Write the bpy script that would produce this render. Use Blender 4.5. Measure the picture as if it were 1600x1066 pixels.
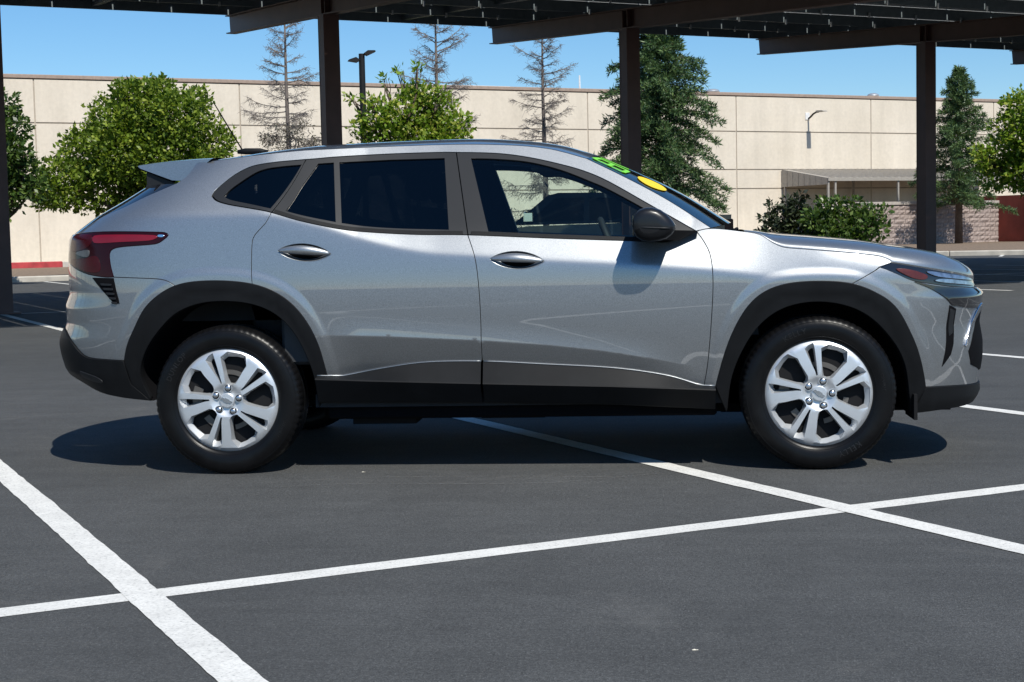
import bpy, math, random
import numpy as np
from mathutils import Vector, Matrix, geometry

# ------------------------------------------------------------------ scene, camera, light
for o in list(bpy.data.objects):
    bpy.data.objects.remove(o)
scn = bpy.context.scene
COL = scn.collection
rng = np.random.default_rng(7)
random.seed(7)

cam_d = bpy.data.cameras.new('camera')
cam_d.sensor_width = 36.0
cam_d.lens = 54.094
cam_d.clip_start = 0.1
cam_d.clip_end = 2000.0
cam = bpy.data.objects.new('camera', cam_d)
COL.objects.link(cam)
cR = Vector((0.99595659, 0.08729371, -0.02121973))
cU = Vector((0.01500028, 0.07129611, 0.9973424))
cF = Vector((-0.08857461, 0.99362804, -0.0696984))
cam.matrix_world = Matrix(((cR.x, cU.x, -cF.x, 0.59572541),
                           (cR.y, cU.y, -cF.y, -7.82521196),
                           (cR.z, cU.z, -cF.z, 1.087237),
                           (0, 0, 0, 1)))
scn.camera = cam

SUN_TO = Vector((0.40, -0.70, 1.0)).normalized()       # direction towards the sun
SUN_EL = math.asin(SUN_TO.z)
SUN_AZ = math.atan2(SUN_TO.x, SUN_TO.y)
world = bpy.data.worlds.new('World')
scn.world = world
world.use_nodes = True
wn = world.node_tree
wn.nodes.clear()
sky = wn.nodes.new('ShaderNodeTexSky')
sky.sky_type = 'NISHITA'
sky.sun_disc = False
sky.sun_elevation = SUN_EL
sky.sun_rotation = SUN_AZ
sky.altitude = 100.0
sky.air_density = 1.0
sky.dust_density = 0.0
sky.ozone_density = 8.0
wb = wn.nodes.new('ShaderNodeBackground')
wb.inputs['Strength'].default_value = 0.112
wo = wn.nodes.new('ShaderNodeOutputWorld')
whs = wn.nodes.new('ShaderNodeHueSaturation')
whs.inputs['Hue'].default_value = 0.496
whs.inputs['Saturation'].default_value = 1.12
wn.links.new(sky.outputs[0], whs.inputs['Color'])
wn.links.new(whs.outputs[0], wb.inputs[0])
wn.links.new(wb.outputs[0], wo.inputs[0])

sun_d = bpy.data.lights.new('sun', 'SUN')
sun_d.energy = 5.0
sun_d.angle = math.radians(0.5)
sun_d.color = (1.0, 0.965, 0.885)
sun = bpy.data.objects.new('sun', sun_d)
COL.objects.link(sun)
sun.rotation_euler = (-SUN_TO).to_track_quat('-Z', 'Y').to_euler()
sun.location = SUN_TO * 60

scn.view_settings.view_transform = 'Standard'
scn.view_settings.look = 'None'
scn.view_settings.exposure = 0.08
scn.view_settings.gamma = 1.0
scn.view_settings.use_curve_mapping = False
try:
    scn.cycles.max_bounces = 10
    scn.cycles.transparent_max_bounces = 24
    scn.cycles.caustics_reflective = False
    scn.cycles.caustics_refractive = False
    scn.cycles.sample_clamp_indirect = 6.0
except Exception:
    pass

# ------------------------------------------------------------------ materials
MATS = {}
def new_mat(name):
    m = bpy.data.materials.new(name)
    m.use_nodes = True
    MATS[name] = m
    nt = m.node_tree
    b = nt.nodes.get('Principled BSDF')
    return m, nt, b

def noise(nt, scale, detail=4, rough=0.55, coord='Object', vec=None, dist=0.0):
    n = nt.nodes.new('ShaderNodeTexNoise')
    n.inputs['Scale'].default_value = scale
    n.inputs['Detail'].default_value = detail
    n.inputs['Roughness'].default_value = rough
    n.inputs['Distortion'].default_value = dist
    if vec is None:
        tc = nt.nodes.new('ShaderNodeTexCoord')
        vec = tc.outputs[coord]
    nt.links.new(vec, n.inputs['Vector'])
    return n

def ramp(nt, src, stops):
    r = nt.nodes.new('ShaderNodeValToRGB')
    els = r.color_ramp.elements
    while len(els) < len(stops):
        els.new(0.5)
    for e, (p, c) in zip(els, stops):
        e.position = p
        e.color = (c[0], c[1], c[2], 1) if not isinstance(c, (int, float)) else (c, c, c, 1)
    nt.links.new(src, r.inputs[0])
    return r

def mixc(nt, fac, a, b, mode='MIX'):
    m = nt.nodes.new('ShaderNodeMix')
    m.data_type = 'RGBA'
    m.blend_type = mode
    for sock, v in ((m.inputs[0], fac), (m.inputs[6], a), (m.inputs[7], b)):
        if isinstance(v, (int, float)):
            sock.default_value = v if sock == m.inputs[0] else (v, v, v, 1)
        elif isinstance(v, tuple):
            sock.default_value = (v[0], v[1], v[2], 1)
        else:
            nt.links.new(v, sock)
    return m.outputs[2]

def bump(nt, b, src, strength, dist=0.01):
    n = nt.nodes.new('ShaderNodeBump')
    n.inputs['Strength'].default_value = strength
    n.inputs['Distance'].default_value = dist
    nt.links.new(src, n.inputs['Height'])
    nt.links.new(n.outputs[0], b.inputs['Normal'])
    return n

def simple(name, col, rough=0.5, metal=0.0, coat=0.0, vary=0.12, vscale=8.0, bmp=0.0, bscale=200.0, spec=0.5):
    m, nt, b = new_mat(name)
    b.inputs['Roughness'].default_value = rough
    b.inputs['Metallic'].default_value = metal
    b.inputs['Coat Weight'].default_value = coat
    b.inputs['Coat Roughness'].default_value = 0.03
    b.inputs['Specular IOR Level'].default_value = spec
    n = noise(nt, vscale, 5)
    lo = tuple(c * (1 - vary) for c in col)
    hi = tuple(min(1, c * (1 + vary)) for c in col)
    r = ramp(nt, n.outputs[0], [(0.3, lo), (0.7, hi)])
    nt.links.new(r.outputs[0], b.inputs['Base Color'])
    if bmp:
        n2 = noise(nt, bscale, 3)
        bump(nt, b, n2.outputs[0], bmp, 0.004)
    return m

def leaf_mat(name, stops, trans=0.42, rough=0.45):
    m, nt, b = new_mat(name)
    g = nt.nodes.new('ShaderNodeNewGeometry')
    r = ramp(nt, g.outputs['Random Per Island'], stops)
    nt.links.new(r.outputs[0], b.inputs['Base Color'])
    b.inputs['Roughness'].default_value = rough
    b.inputs['Specular IOR Level'].default_value = 0.35
    t = nt.nodes.new('ShaderNodeBsdfTranslucent')
    mul = mixc(nt, 1.0, r.outputs[0], (1.0, 1.05, 0.55), 'MULTIPLY')
    nt.links.new(mul, t.inputs[0])
    mx = nt.nodes.new('ShaderNodeMixShader')
    mx.inputs[0].default_value = trans
    nt.links.new(b.outputs[0], mx.inputs[1])
    nt.links.new(t.outputs[0], mx.inputs[2])
    out = nt.nodes.get('Material Output')
    nt.links.new(mx.outputs[0], out.inputs['Surface'])
    return m

def glass_mat(name, tint, refl=1.0, ior=1.5):
    m, nt, b = new_mat(name)
    nt.nodes.remove(b)
    tr = nt.nodes.new('ShaderNodeBsdfTransparent')
    tr.inputs[0].default_value = (*tint, 1)
    gl = nt.nodes.new('ShaderNodeBsdfGlossy')
    gl.inputs['Roughness'].default_value = 0.01
    gl.inputs[0].default_value = (refl, refl, refl, 1)
    fr = nt.nodes.new('ShaderNodeFresnel')
    fr.inputs[0].default_value = ior
    mx = nt.nodes.new('ShaderNodeMixShader')
    nt.links.new(fr.outputs[0], mx.inputs[0])
    nt.links.new(tr.outputs[0], mx.inputs[1])
    nt.links.new(gl.outputs[0], mx.inputs[2])
    nt.links.new(mx.outputs[0], nt.nodes.get('Material Output').inputs['Surface'])
    return m

def make_asphalt():
    m, nt, b = new_mat('asphalt')
    big = noise(nt, 0.22, 5, 0.6)
    mid = noise(nt, 1.7, 6, 0.65, dist=0.6)
    blot = noise(nt, 14.0, 5, 0.65)
    grain = noise(nt, 75.0, 3, 0.7)
    fine = noise(nt, 210.0, 2, 0.6)
    grit = noise(nt, 150.0, 1, 0.5)
    base = ramp(nt, big.outputs[0], [(0.30, (0.058, 0.0595, 0.0592)), (0.70, (0.077, 0.0785, 0.0778))])
    c = base.outputs[0]
    for src, lo, hi in ((mid, 0.88, 1.12), (blot, 0.90, 1.10)):
        r = ramp(nt, src.outputs[0], [(0.30, lo), (0.70, hi)])
        c = mixc(nt, 1.0, c, r.outputs[0], 'MULTIPLY')
    r = ramp(nt, grain.outputs[0], [(0.30, 0.66), (0.50, 1.0), (0.70, 1.42)])
    c = mixc(nt, 1.0, c, r.outputs[0], 'MULTIPLY')
    r = ramp(nt, fine.outputs[0], [(0.28, 0.55), (0.55, 1.0), (0.74, 1.7)])
    c = mixc(nt, 1.0, c, r.outputs[0], 'MULTIPLY')
    dn = noise(nt, 0.9, 7, 0.72, dist=1.2)                          # pale dust blotches
    dm = ramp(nt, dn.outputs[0], [(0.58, 0.0), (0.75, 0.32)])
    c = mixc(nt, dm.outputs[0], c, (0.16, 0.155, 0.145))
    g1 = ramp(nt, grit.outputs[0], [(0.72, 0.0), (0.76, 0.5)])       # sparse light grit
    c = mixc(nt, g1.outputs[0], c, (0.24, 0.23, 0.21))
    tc = nt.nodes.new('ShaderNodeTexCoord')                          # faint drag marks along the driving direction
    mp = nt.nodes.new('ShaderNodeMapping')
    mp.inputs['Rotation'].default_value = (0, 0, math.radians(-8))
    mp.inputs['Scale'].default_value = (0.25, 5.0, 1.0)
    nt.links.new(tc.outputs['Object'], mp.inputs[0])
    st = noise(nt, 1.0, 6, 0.7, vec=mp.outputs[0])
    sm = ramp(nt, st.outputs[0], [(0.35, 0.90), (0.70, 1.10)])
    c = mixc(nt, 1.0, c, sm.outputs[0], 'MULTIPLY')
    nt.links.new(c, b.inputs['Base Color'])
    b.inputs['Roughness'].default_value = 0.82
    b.inputs['Specular IOR Level'].default_value = 0.35
    ad = nt.nodes.new('ShaderNodeMath'); ad.operation = 'ADD'
    nt.links.new(fine.outputs[0], ad.inputs[0]); nt.links.new(grain.outputs[0], ad.inputs[1])
    bump(nt, b, ad.outputs[0], 0.6, 0.006)

def make_line_paint():
    m, nt, b = new_mat('line_paint')
    n1 = noise(nt, 95.0, 4, 0.7)
    n2 = noise(nt, 5.0, 6, 0.7, dist=0.8)
    c = ramp(nt, n1.outputs[0], [(0.29, (0.28, 0.275, 0.26)), (0.41, (0.66, 0.648, 0.61)), (0.7, (0.82, 0.805, 0.755))])
    w = ramp(nt, n2.outputs[0], [(0.30, 0.82), (0.60, 1.0)])
    c2 = mixc(nt, 1.0, c.outputs[0], w.outputs[0], 'MULTIPLY')
    nt.links.new(c2, b.inputs['Base Color'])
    b.inputs['Roughness'].default_value = 0.75
    bump(nt, b, n1.outputs[0], 0.5, 0.004)

def make_paint():
    m, nt, b = new_mat('silver_paint')
    f = noise(nt, 330.0, 2, 0.7)
    col = ramp(nt, f.outputs[0], [(0.32, (0.240, 0.249, 0.255)), (0.68, (0.375, 0.387, 0.395))])
    nt.links.new(col.outputs[0], b.inputs['Base Color'])
    b.inputs['Metallic'].default_value = 0.80
    b.inputs['Roughness'].default_value = 0.41
    b.inputs['Coat Weight'].default_value = 1.0
    b.inputs['Coat IOR'].default_value = 1.9
    b.inputs['Coat Roughness'].default_value = 0.025
    bump(nt, b, f.outputs[0], 0.06, 0.001)

make_asphalt(); make_line_paint(); make_paint()
simple('black_plastic', (0.0085, 0.009, 0.010), 0.50, bmp=0.12, bscale=900.0, spec=0.13, vary=0.25, vscale=5)
simple('frame_black', (0.016, 0.017, 0.019), 0.42, coat=0.0, vary=0.06, spec=0.27)
simple('gloss_black', (0.012, 0.012, 0.013), 0.08, coat=1.0, vary=0.0)
simple('mirror_black', (0.010, 0.010, 0.011), 0.30, coat=0.15, spec=0.35)
simple('dark_void', (0.004, 0.004, 0.005), 0.9, spec=0.1)
simple('underbody', (0.012, 0.012, 0.013), 0.85, spec=0.15)
simple('tyre_rubber', (0.005, 0.005, 0.0055), 0.33, vary=0.3, vscale=14, bmp=0.06, bscale=300, spec=0.20)
simple('tyre_letter', (0.014, 0.014, 0.015), 0.40, spec=0.3)
simple('wheel_silver', (0.66, 0.68, 0.70), 0.40, metal=0.65, coat=0.3, vary=0.05)
simple('wheel_dark', (0.009, 0.009, 0.010), 0.75, spec=0.2)
simple('brake_metal', (0.16, 0.145, 0.13), 0.5, metal=0.7, vary=0.3)
simple('nut_metal', (0.55, 0.56, 0.58), 0.25, metal=0.9)
simple('chrome', (0.75, 0.77, 0.80), 0.10, metal=1.0, vary=0.02)
simple('seat_cloth', (0.022, 0.022, 0.024), 0.9, vary=0.2)
simple('cabin_plastic', (0.030, 0.031, 0.033), 0.65)
simple('cabin_grey', (0.17, 0.17, 0.165), 0.8)
simple('lamp_red', (0.050, 0.0012, 0.003), 0.2, coat=0.0, vary=0.15, vscale=25, spec=0.25)
simple('lamp_red_bright', (0.19, 0.004, 0.012), 0.2, coat=0.15, vary=0.1)
simple('lamp_dark_red', (0.020, 0.0015, 0.003), 0.14, coat=0.0, vary=0.2, spec=0.25)
simple('lamp_amber', (0.085, 0.013, 0.008), 0.3, coat=0.2, vary=0.25, vscale=60)
simple('lamp_smoke', (0.10, 0.10, 0.10), 0.3, vary=0.3, vscale=40)
simple('lamp_clear', (0.42, 0.45, 0.50), 0.06, metal=0.85, vary=0.35, vscale=30)
simple('sticker_green', (0.20, 0.66, 0.05), 0.5, vary=0.03)
simple('sticker_yellow', (0.90, 0.62, 0.02), 0.5, vary=0.03)
simple('steel_brown', (0.105, 0.050, 0.038), 0.55, vary=0.18, vscale=3)
simple('purlin_grey', (0.17, 0.20, 0.21), 0.5)
simple('solar_back', (0.20, 0.26, 0.29), 0.5)
simple('panel_frame', (0.60, 0.62, 0.63), 0.45)
simple('clip_metal', (0.55, 0.57, 0.58), 0.4, metal=0.4)
simple('coping_brown', (0.32, 0.24, 0.19), 0.7)
simple('wall_joint', (0.42, 0.36, 0.29), 0.9)
simple('concrete', (0.46, 0.43, 0.38), 0.9, vary=0.2, vscale=2.0, bmp=0.2, bscale=60)
simple('red_kerb_paint', (0.42, 0.045, 0.050), 0.75, vary=0.3, vscale=3.0)
simple('mulch', (0.19, 0.135, 0.09), 0.95, vary=0.5, vscale=9.0, bmp=0.6, bscale=25)
simple('block_stone', (0.31, 0.25, 0.225), 0.9, vary=0.35, vscale=5.0, bmp=1.0, bscale=18)
simple('block_cap', (0.40, 0.36, 0.32), 0.9)
simple('awning_metal', (0.34, 0.31, 0.27), 0.6, vary=0.1)
simple('container_red', (0.27, 0.045, 0.030), 0.6, vary=0.2, vscale=1.5)
simple('white_paint', (0.75, 0.74, 0.72), 0.5)
simple('pole_dark', (0.012, 0.012, 0.013), 0.6, spec=0.25)
simple('galvanized', (0.55, 0.57, 0.58), 0.35, metal=0.6)
simple('roof_unit', (0.50, 0.54, 0.50), 0.6)
simple('bark_grey', (0.14, 0.115, 0.10), 0.95, vary=0.3, vscale=5, bmp=0.4, bscale=30)
simple('bark_brown', (0.10, 0.07, 0.05), 0.95, vary=0.3, vscale=5, bmp=0.4, bscale=30)
simple('twig_grey', (0.21, 0.180, 0.162), 0.95, vary=0.25, vscale=3)
simple('truck_paint', (0.045, 0.055, 0.070), 0.25, metal=0.3, coat=0.8)
simple('pebble_pale', (0.62, 0.58, 0.48), 0.8)
leaf_mat('leaf_dark_green', [(0.0, (0.071, 0.118, 0.014)), (0.45, (0.146, 0.224, 0.023)), (0.85, (0.275, 0.359, 0.044)), (1.0, (0.379, 0.420, 0.075))])
leaf_mat('leaf_light_green', [(0.0, (0.108, 0.192, 0.018)), (0.5, (0.229, 0.363, 0.040)), (0.9, (0.379, 0.420, 0.070)), (1.0, (0.420, 0.399, 0.093))], trans=0.42)
leaf_mat('leaf_shrub', [(0.0, (0.026, 0.056, 0.013)), (0.5, (0.073, 0.133, 0.029)), (0.9, (0.146, 0.218, 0.052)), (1.0, (0.211, 0.281, 0.078))], rough=0.35)
leaf_mat('leaf_deep_shrub', [(0.0, (0.013, 0.020, 0.011)), (0.5, (0.032, 0.044, 0.022)), (1.0, (0.072, 0.093, 0.042))], trans=0.15)
leaf_mat('needle_green', [(0.0, (0.036, 0.074, 0.034)), (0.5, (0.077, 0.140, 0.052)), (1.0, (0.169, 0.246, 0.086))], trans=0.2)
leaf_mat('needle_dead', [(0.0, (0.10, 0.085, 0.07)), (0.6, (0.19, 0.165, 0.14)), (1.0, (0.17, 0.17, 0.11))], trans=0.2)
glass_mat('glass_clear', (0.80, 0.90, 0.86))
glass_mat('glass_privacy', (0.05, 0.06, 0.072))
glass_mat('glass_windshield', (0.50, 0.62, 0.62))
glass_mat('glass_lens', (0.80, 0.82, 0.84))

def make_scuff():
    m, nt, b = new_mat('scuff_dust')
    b.inputs['Base Color'].default_value = (0.20, 0.195, 0.185, 1); b.inputs['Roughness'].default_value = 0.95
    n = noise(nt, 45.0, 4, 0.7); r = ramp(nt, n.outputs[0], [(0.40, 0.0), (0.68, 0.55)])
    nt.links.new(r.outputs[0], b.inputs['Alpha'])
make_scuff()
def make_wall():
    m, nt, b = new_mat('wall_concrete')
    n1 = noise(nt, 0.35, 6, 0.65, coord='Object')
    n2 = noise(nt, 6.0, 4, 0.6)
    tc = nt.nodes.new('ShaderNodeTexCoord')
    mp = nt.nodes.new('ShaderNodeMapping')
    mp.inputs['Scale'].default_value = (1.2, 1.2, 0.12)
    nt.links.new(tc.outputs['Object'], mp.inputs[0])
    n3 = noise(nt, 1.0, 6, 0.7, vec=mp.outputs[0])
    base = ramp(nt, n1.outputs[0], [(0.3, (0.62, 0.545, 0.440)), (0.7, (0.71, 0.63, 0.520))])
    m2 = ramp(nt, n2.outputs[0], [(0.3, 0.94), (0.7, 1.04)])
    m3 = ramp(nt, n3.outputs[0], [(0.35, 0.93), (0.65, 1.03)])
    c = mixc(nt, 1.0, base.outputs[0], m2.outputs[0], 'MULTIPLY')
    c = mixc(nt, 1.0, c, m3.outputs[0], 'MULTIPLY')
    nt.links.new(c, b.inputs['Base Color'])
    b.inputs['Roughness'].default_value = 0.9
    bump(nt, b, n2.outputs[0], 0.15, 0.01)
make_wall()
M = MATS

# ------------------------------------------------------------------ mesh helpers
def mesh_np(name, V, F, normals=None, smooth=True):
    me = bpy.data.meshes.new(name)
    V = np.asarray(V, float)
    me.from_pydata([tuple(v) for v in V], [], [tuple(int(i) for i in f) for f in F])
    me.update()
    if smooth:
        me.polygons.foreach_set('use_smooth', [True] * len(me.polygons))
    if normals is not None:
        me.normals_split_custom_set_from_vertices([tuple(n) for n in normals])
    return me

def mesh_quads(name, V, k=4):
    """N polygons of k corners each, vertices not shared; V is (N*k,3). fast path"""
    V = np.asarray(V, np.float32)
    n = len(V) // k
    me = bpy.data.meshes.new(name)
    me.vertices.add(n * k)
    me.vertices.foreach_set('co', V.reshape(-1))
    me.loops.add(n * k)
    me.loops.foreach_set('vertex_index', np.arange(n * k, dtype=np.int32))
    me.polygons.add(n)
    me.polygons.foreach_set('loop_start', np.arange(0, n * k, k, dtype=np.int32))
    me.polygons.foreach_set('loop_total', np.full(n, k, dtype=np.int32))
    me.update(calc_edges=True)
    return me

def link(name, me, mat=None, parent=None):
    o = bpy.data.objects.new(name, me)
    COL.objects.link(o)
    if mat is not None and me is not None and not me.materials:
        me.materials.append(M[mat] if isinstance(mat, str) else mat)
    if parent is not None:
        o.parent = parent
    return o

def empty(name, loc=(0, 0, 0), rz=0.0, parent=None):
    o = bpy.data.objects.new(name, None)
    COL.objects.link(o)
    o.location = loc
    o.rotation_euler = (0, 0, rz)
    o.empty_display_size = 0.2
    if parent is not None:
        o.parent = parent
    return o

def tag(o, label=None, cat=None, group=None, kind=None):
    if label: o['label'] = label
    if cat: o['category'] = cat
    if group: o['group'] = group
    if kind: o['kind'] = kind
    return o

class MB:
    """collects boxes, tubes, sweeps; built as one mesh"""
    def __init__(self):
        self.v = []; self.f = []
    def add(self, V, F):
        o = len(self.v)
        self.v += [tuple(map(float, p)) for p in V]
        self.f += [tuple(int(i) + o for i in f) for f in F]
        return self
    def box(self, x0, x1, y0, y1, z0, z1, bev=0.0):
        if bev <= 0:
            V = [(x, y, z) for z in (z0, z1) for y in (y0, y1) for x in (x0, x1)]
            F = [(0, 2, 3, 1), (4, 5, 7, 6), (0, 1, 5, 4), (2, 6, 7, 3), (0, 4, 6, 2), (1, 3, 7, 5)]
            return self.add(V, F)
        b = bev
        V = []
        for z in (z0, z0 + b, z1 - b, z1):
            ins = b if z in (z0, z1) else 0.0
            X0, X1, Y0, Y1 = x0 + ins, x1 - ins, y0 + ins, y1 - ins
            k = b if ins == 0 else b * 0.6
            V += [(X0 + k, Y0, z), (X1 - k, Y0, z), (X1, Y0 + k, z), (X1, Y1 - k, z), (X1 - k, Y1, z), (X0 + k, Y1, z), (X0, Y1 - k, z), (X0, Y0 + k, z)]
        F = [tuple(range(7, -1, -1)), tuple(range(24, 32))]
        for r in range(3):
            for i in range(8):
                j = (i + 1) % 8
                F.append((r * 8 + i, r * 8 + j, r * 8 + 8 + j, r * 8 + 8 + i))
        return self.add(V, F)
    def tube(self, pts, rad, seg=8, cap=True):
        pts = [Vector(p) for p in pts]
        rad = rad if hasattr(rad, '__len__') else [rad] * len(pts)
        V = []; F = []
        up = None
        for i, p in enumerate(pts):
            t = (pts[min(i + 1, len(pts) - 1)] - pts[max(i - 1, 0)]).normalized()
            if up is None:
                up = Vector((0, 0, 1)) if abs(t.z) < 0.9 else Vector((1, 0, 0))
            s = t.cross(up).normalized()
            u = s.cross(t).normalized()
            up = u
            for k in range(seg):
                a = 2 * math.pi * k / seg
                V.append(p + (s * math.cos(a) + u * math.sin(a)) * rad[i])
        for i in range(len(pts) - 1):
            for k in range(seg):
                k2 = (k + 1) % seg
                F.append((i * seg + k, i * seg + k2, (i + 1) * seg + k2, (i + 1) * seg + k))
        if cap:
            F.append(tuple(range(seg - 1, -1, -1)))
            F.append(tuple((len(pts) - 1) * seg + k for k in range(seg)))
        return self.add(V, F)
    def prism(self, poly, y0, y1, axis='y'):
        """extrude polygon of (a,b) along axis"""
        n = len(poly)
        def pt(a, b, c):
            return (a, c, b) if axis == 'y' else ((c, a, b) if axis == 'x' else (a, b, c))
        V = [pt(a, b, y0) for a, b in poly] + [pt(a, b, y1) for a, b in poly]
        F = [tuple(range(n)), tuple(range(2 * n - 1, n - 1, -1))]
        for i in range(n):
            j = (i + 1) % n
            F.append((i, n + i, n + j, j))
        return self.add(V, F)
    def build(self, name, mat, parent=None, smooth=False, angle=None):
        me = bpy.data.meshes.new(name)
        me.from_pydata(self.v, [], self.f)
        me.update()
        if smooth or angle:
            me.polygons.foreach_set('use_smooth', [True] * len(me.polygons))
            if angle:
                try:
                    me.set_sharp_from_angle(angle=math.radians(angle))
                except Exception:
                    pass
        return link(name, me, mat, parent)

def copy_tree(o, parent=None):
    c = o.copy()
    COL.objects.link(c)
    c.parent = parent
    for ch in list(o.children):
        copy_tree(ch, c)
    return c

# ------------------------------------------------------------------ the place: lot frame (x = along the rows, y = along the stalls)
RZ = math.atan2(0.52029395, 0.85398724)
CD = Vector((0.85398724, 0.52029395, 0)); AD = Vector((-0.52029395, 0.85398724, 0))
def lot(c, a, z=0.0):
    return CD * c + AD * a + Vector((0, 0, z))

# ground: one sheet to the horizon
gv = []; gf = []
xs = [-900, -200, -60, -20, 0, 20, 60, 200, 900]
for yy in xs:
    for xx in xs:
        gv.append((xx, yy + 20, 0))
n = len(xs)
for j in range(n - 1):
    for i in range(n - 1):
        gf.append((j * n + i, j * n + i + 1, (j + 1) * n + i + 1, (j + 1) * n + i))
ground = link('parking_lot', mesh_np('parking_lot', gv, gf, smooth=False), 'asphalt')
tag(ground, kind='structure')

def paint_line(c0, a0, c1, a1, w=0.105, z=0.0015):
    L = math.hypot(c1 - c0, a1 - a0)
    n = max(2, int(L / 0.06)) if L < 14 else int(L / 0.15)
    ux, uy = (c1 - c0) / L, (a1 - a0) / L
    V = []; F = []
    off = np.cumsum(rng.normal(0, 0.0006, n + 1)); off -= np.linspace(off[0], off[-1], n + 1)
    for i in range(n + 1):
        t = L * i / n
        e1 = w / 2 + off[i] + rng.normal(0, 0.0013); e2 = -w / 2 + off[i] + rng.normal(0, 0.0013)
        V.append((c0 + ux * t - uy * e1, a0 + uy * t + ux * e1, z))
        V.append((c0 + ux * t - uy * e2, a0 + uy * t + ux * e2, z))
    for i in range(n):
        F.append((2 * i, 2 * i + 1, 2 * i + 3, 2 * i + 2))
    o = link('parking_line', mesh_np('parking_line', V, F, smooth=False), 'line_paint', ground)
    o.rotation_euler = (0, 0, RZ)
    return o

paint_line(-16, -2.29, 24, -2.29, w=0.115)                       # the long line between two rows of stalls
for k in range(-4, 8):
    paint_line(0.18 + 2.71 * k, -7.75, 0.18 + 2.71 * k, 3.15, w=0.11, z=0.003)
paint_line(-14, 18.0, 34, 18.0, w=0.11)                          # under the carport
for c in (-5.51, -2.80, -0.09, 3.3, 6.0, 8.8, 11.7, 14.59, 17.3, 20.0, 22.7, 25.4):
    paint_line(c, 11.6, c, 23.6, w=0.11, z=0.003)
for k in range(-5, 3):
    paint_line(3.95 + 2.71 * k, 33.2, 3.95 + 2.71 * k, 38.3, w=0.11, z=0.003)
paint_line(33.0, 31.0, 35.5, 33.4, w=0.12, z=0.003)
for k in range(-3, 6):                                            # next double row, behind the camera
    paint_line(0.18 + 2.71 * k, -24.5, 0.18 + 2.71 * k, -14.2, w=0.11, z=0.003)
paint_line(-14, -19.3, 20, -19.3, w=0.11)

def scuff(pts, w):
    p = np.array(pts); t = np.linspace(0, len(p) - 1, 60)
    x = np.interp(t, range(len(p)), p[:, 0]); y = np.interp(t, range(len(p)), p[:, 1])
    k = np.hanning(9); k /= k.sum()
    y = np.convolve(np.pad(y, 4, mode='edge'), k, 'valid')
    V = []; 
    for i in range(60):
        ww = w * (.5 + .5 * math.sin(math.pi * i / 59)) * rng.uniform(.7, 1.2)
        V += [(x[i], y[i] + ww, .0022), (x[i], y[i] - ww, .0022)]
    o = link('tyre_scuff', mesh_np('tyre_scuff', V, [(2 * i, 2 * i + 1, 2 * i + 3, 2 * i + 2) for i in range(59)], smooth=False), 'scuff_dust', ground)
scuff([(-1.043, -1.269), (-0.803, -1.194), (-0.461, -1.191), (-0.118, -1.222), (0.16, -1.199), (0.352, -1.121), (0.548, -1.006), (0.647, -0.956)], .010)
scuff([(-0.967, -1.099), (-0.721, -1.021), (-0.374, -1.0), (-0.082, -1.013), (0.177, -1.025), (0.35, -1.05), (0.505, -1.04), (0.647, -0.956)], .010)
# few pale pebbles and bits on the asphalt
peb = MB()
for (x, y, r) in [(-0.731, -0.853, .006), (0.701, -3.878, .006), (3.3, 1.9, .009)]:
    a = random.random() * 3
    for k in range(2):
        rr = r * (1 if k == 0 else .6); xx = x + k * r * 1.3
        V = [(xx + math.cos(a + t * 1.257) * rr * (1.6 if t % 2 else 1.1), y + math.sin(a + t * 1.257) * rr, 0.001) for t in range(5)] + [(xx, y, rr * .6)]
        peb.add(V, [(t, (t + 1) % 5, 5) for t in range(5)])
pb = peb.build('loose_grit', 'pebble_pale')
tag(pb, 'small pale bits of grit scattered on the asphalt', 'grit', kind='stuff')

# left kerb, planting bed, red kerb along the building
def strip_box(name, c0, c1, a0, a1, z0, z1, mat, kind='structure', bev=0.0):
    mb = MB().box(c0, c1, a0, a1, z0, z1, bev)
    o = mb.build(name, mat)
    o.rotation_euler = (0, 0, RZ)
    if kind: tag(o, kind=kind)
    return o
strip_box('planting_bed', -40, 13, 38.74, 57.9, -0.2, 0.10, 'mulch')
kl = empty('concrete_kerb', lot(-14, 38.6)); kl.rotation_euler = (0, 0, RZ)
tag(kl, kind='structure')
for k in range(9):
    MB().box(-26 + k * 5.9, -26 + k * 5.9 + 5.885, -0.08, 0.14, -0.1, 0.16, 0.03).build('kerb_stone', 'concrete', kl)
rk = empty('red_kerb', lot(-14, 58.1)); rk.rotation_euler = (0, 0, RZ)
tag(rk, kind='structure')
for k in range(8):
    MB().box(-26 + k * 6.0, -26 + k * 6.0 + 5.98, -0.08, 0.15, -0.1, 0.34, 0.03).build('kerb_stone', 'red_kerb_paint', rk)
strip_box('wall_walk', -40, 90, 58.26, 62, -0.2, 0.30, 'concrete')

# right hand kerb with a mulch bed up to the block wall
ka = Vector((-1.0, 48.8, 0)); kb = Vector((26.0, 42.6, 0))
kd = (kb - ka).normalized(); kn = Vector((-kd.y, kd.x, 0))
kr = empty('concrete_kerb', ka); kr.rotation_euler = (0, 0, math.atan2(kd.y, kd.x)); tag(kr, kind='structure')
for k in range(9):
    MB().box(k * 3.05, k * 3.05 + 3.04, 0, 0.18, -0.1, 0.17, 0.03).build('kerb_stone', 'concrete', kr)
p0 = ka + kn * 0.185; p1 = kb + kn * 0.185
bedv = [p0, p1, lot(70, 36), lot(70, 57.8), lot(15, 57.8)]
bv = [(p.x, p.y, 0.13) for p in bedv] + [(p.x, p.y, -0.1) for p in bedv]
bed = link('planting_bed', mesh_np('planting_bed', bv, [(0, 1, 2, 3, 4)] + [(i, i + 5, (i + 1) % 5 + 5, (i + 1) % 5) for i in range(5)], smooth=False), 'mulch')
tag(bed, kind='structure')

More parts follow.
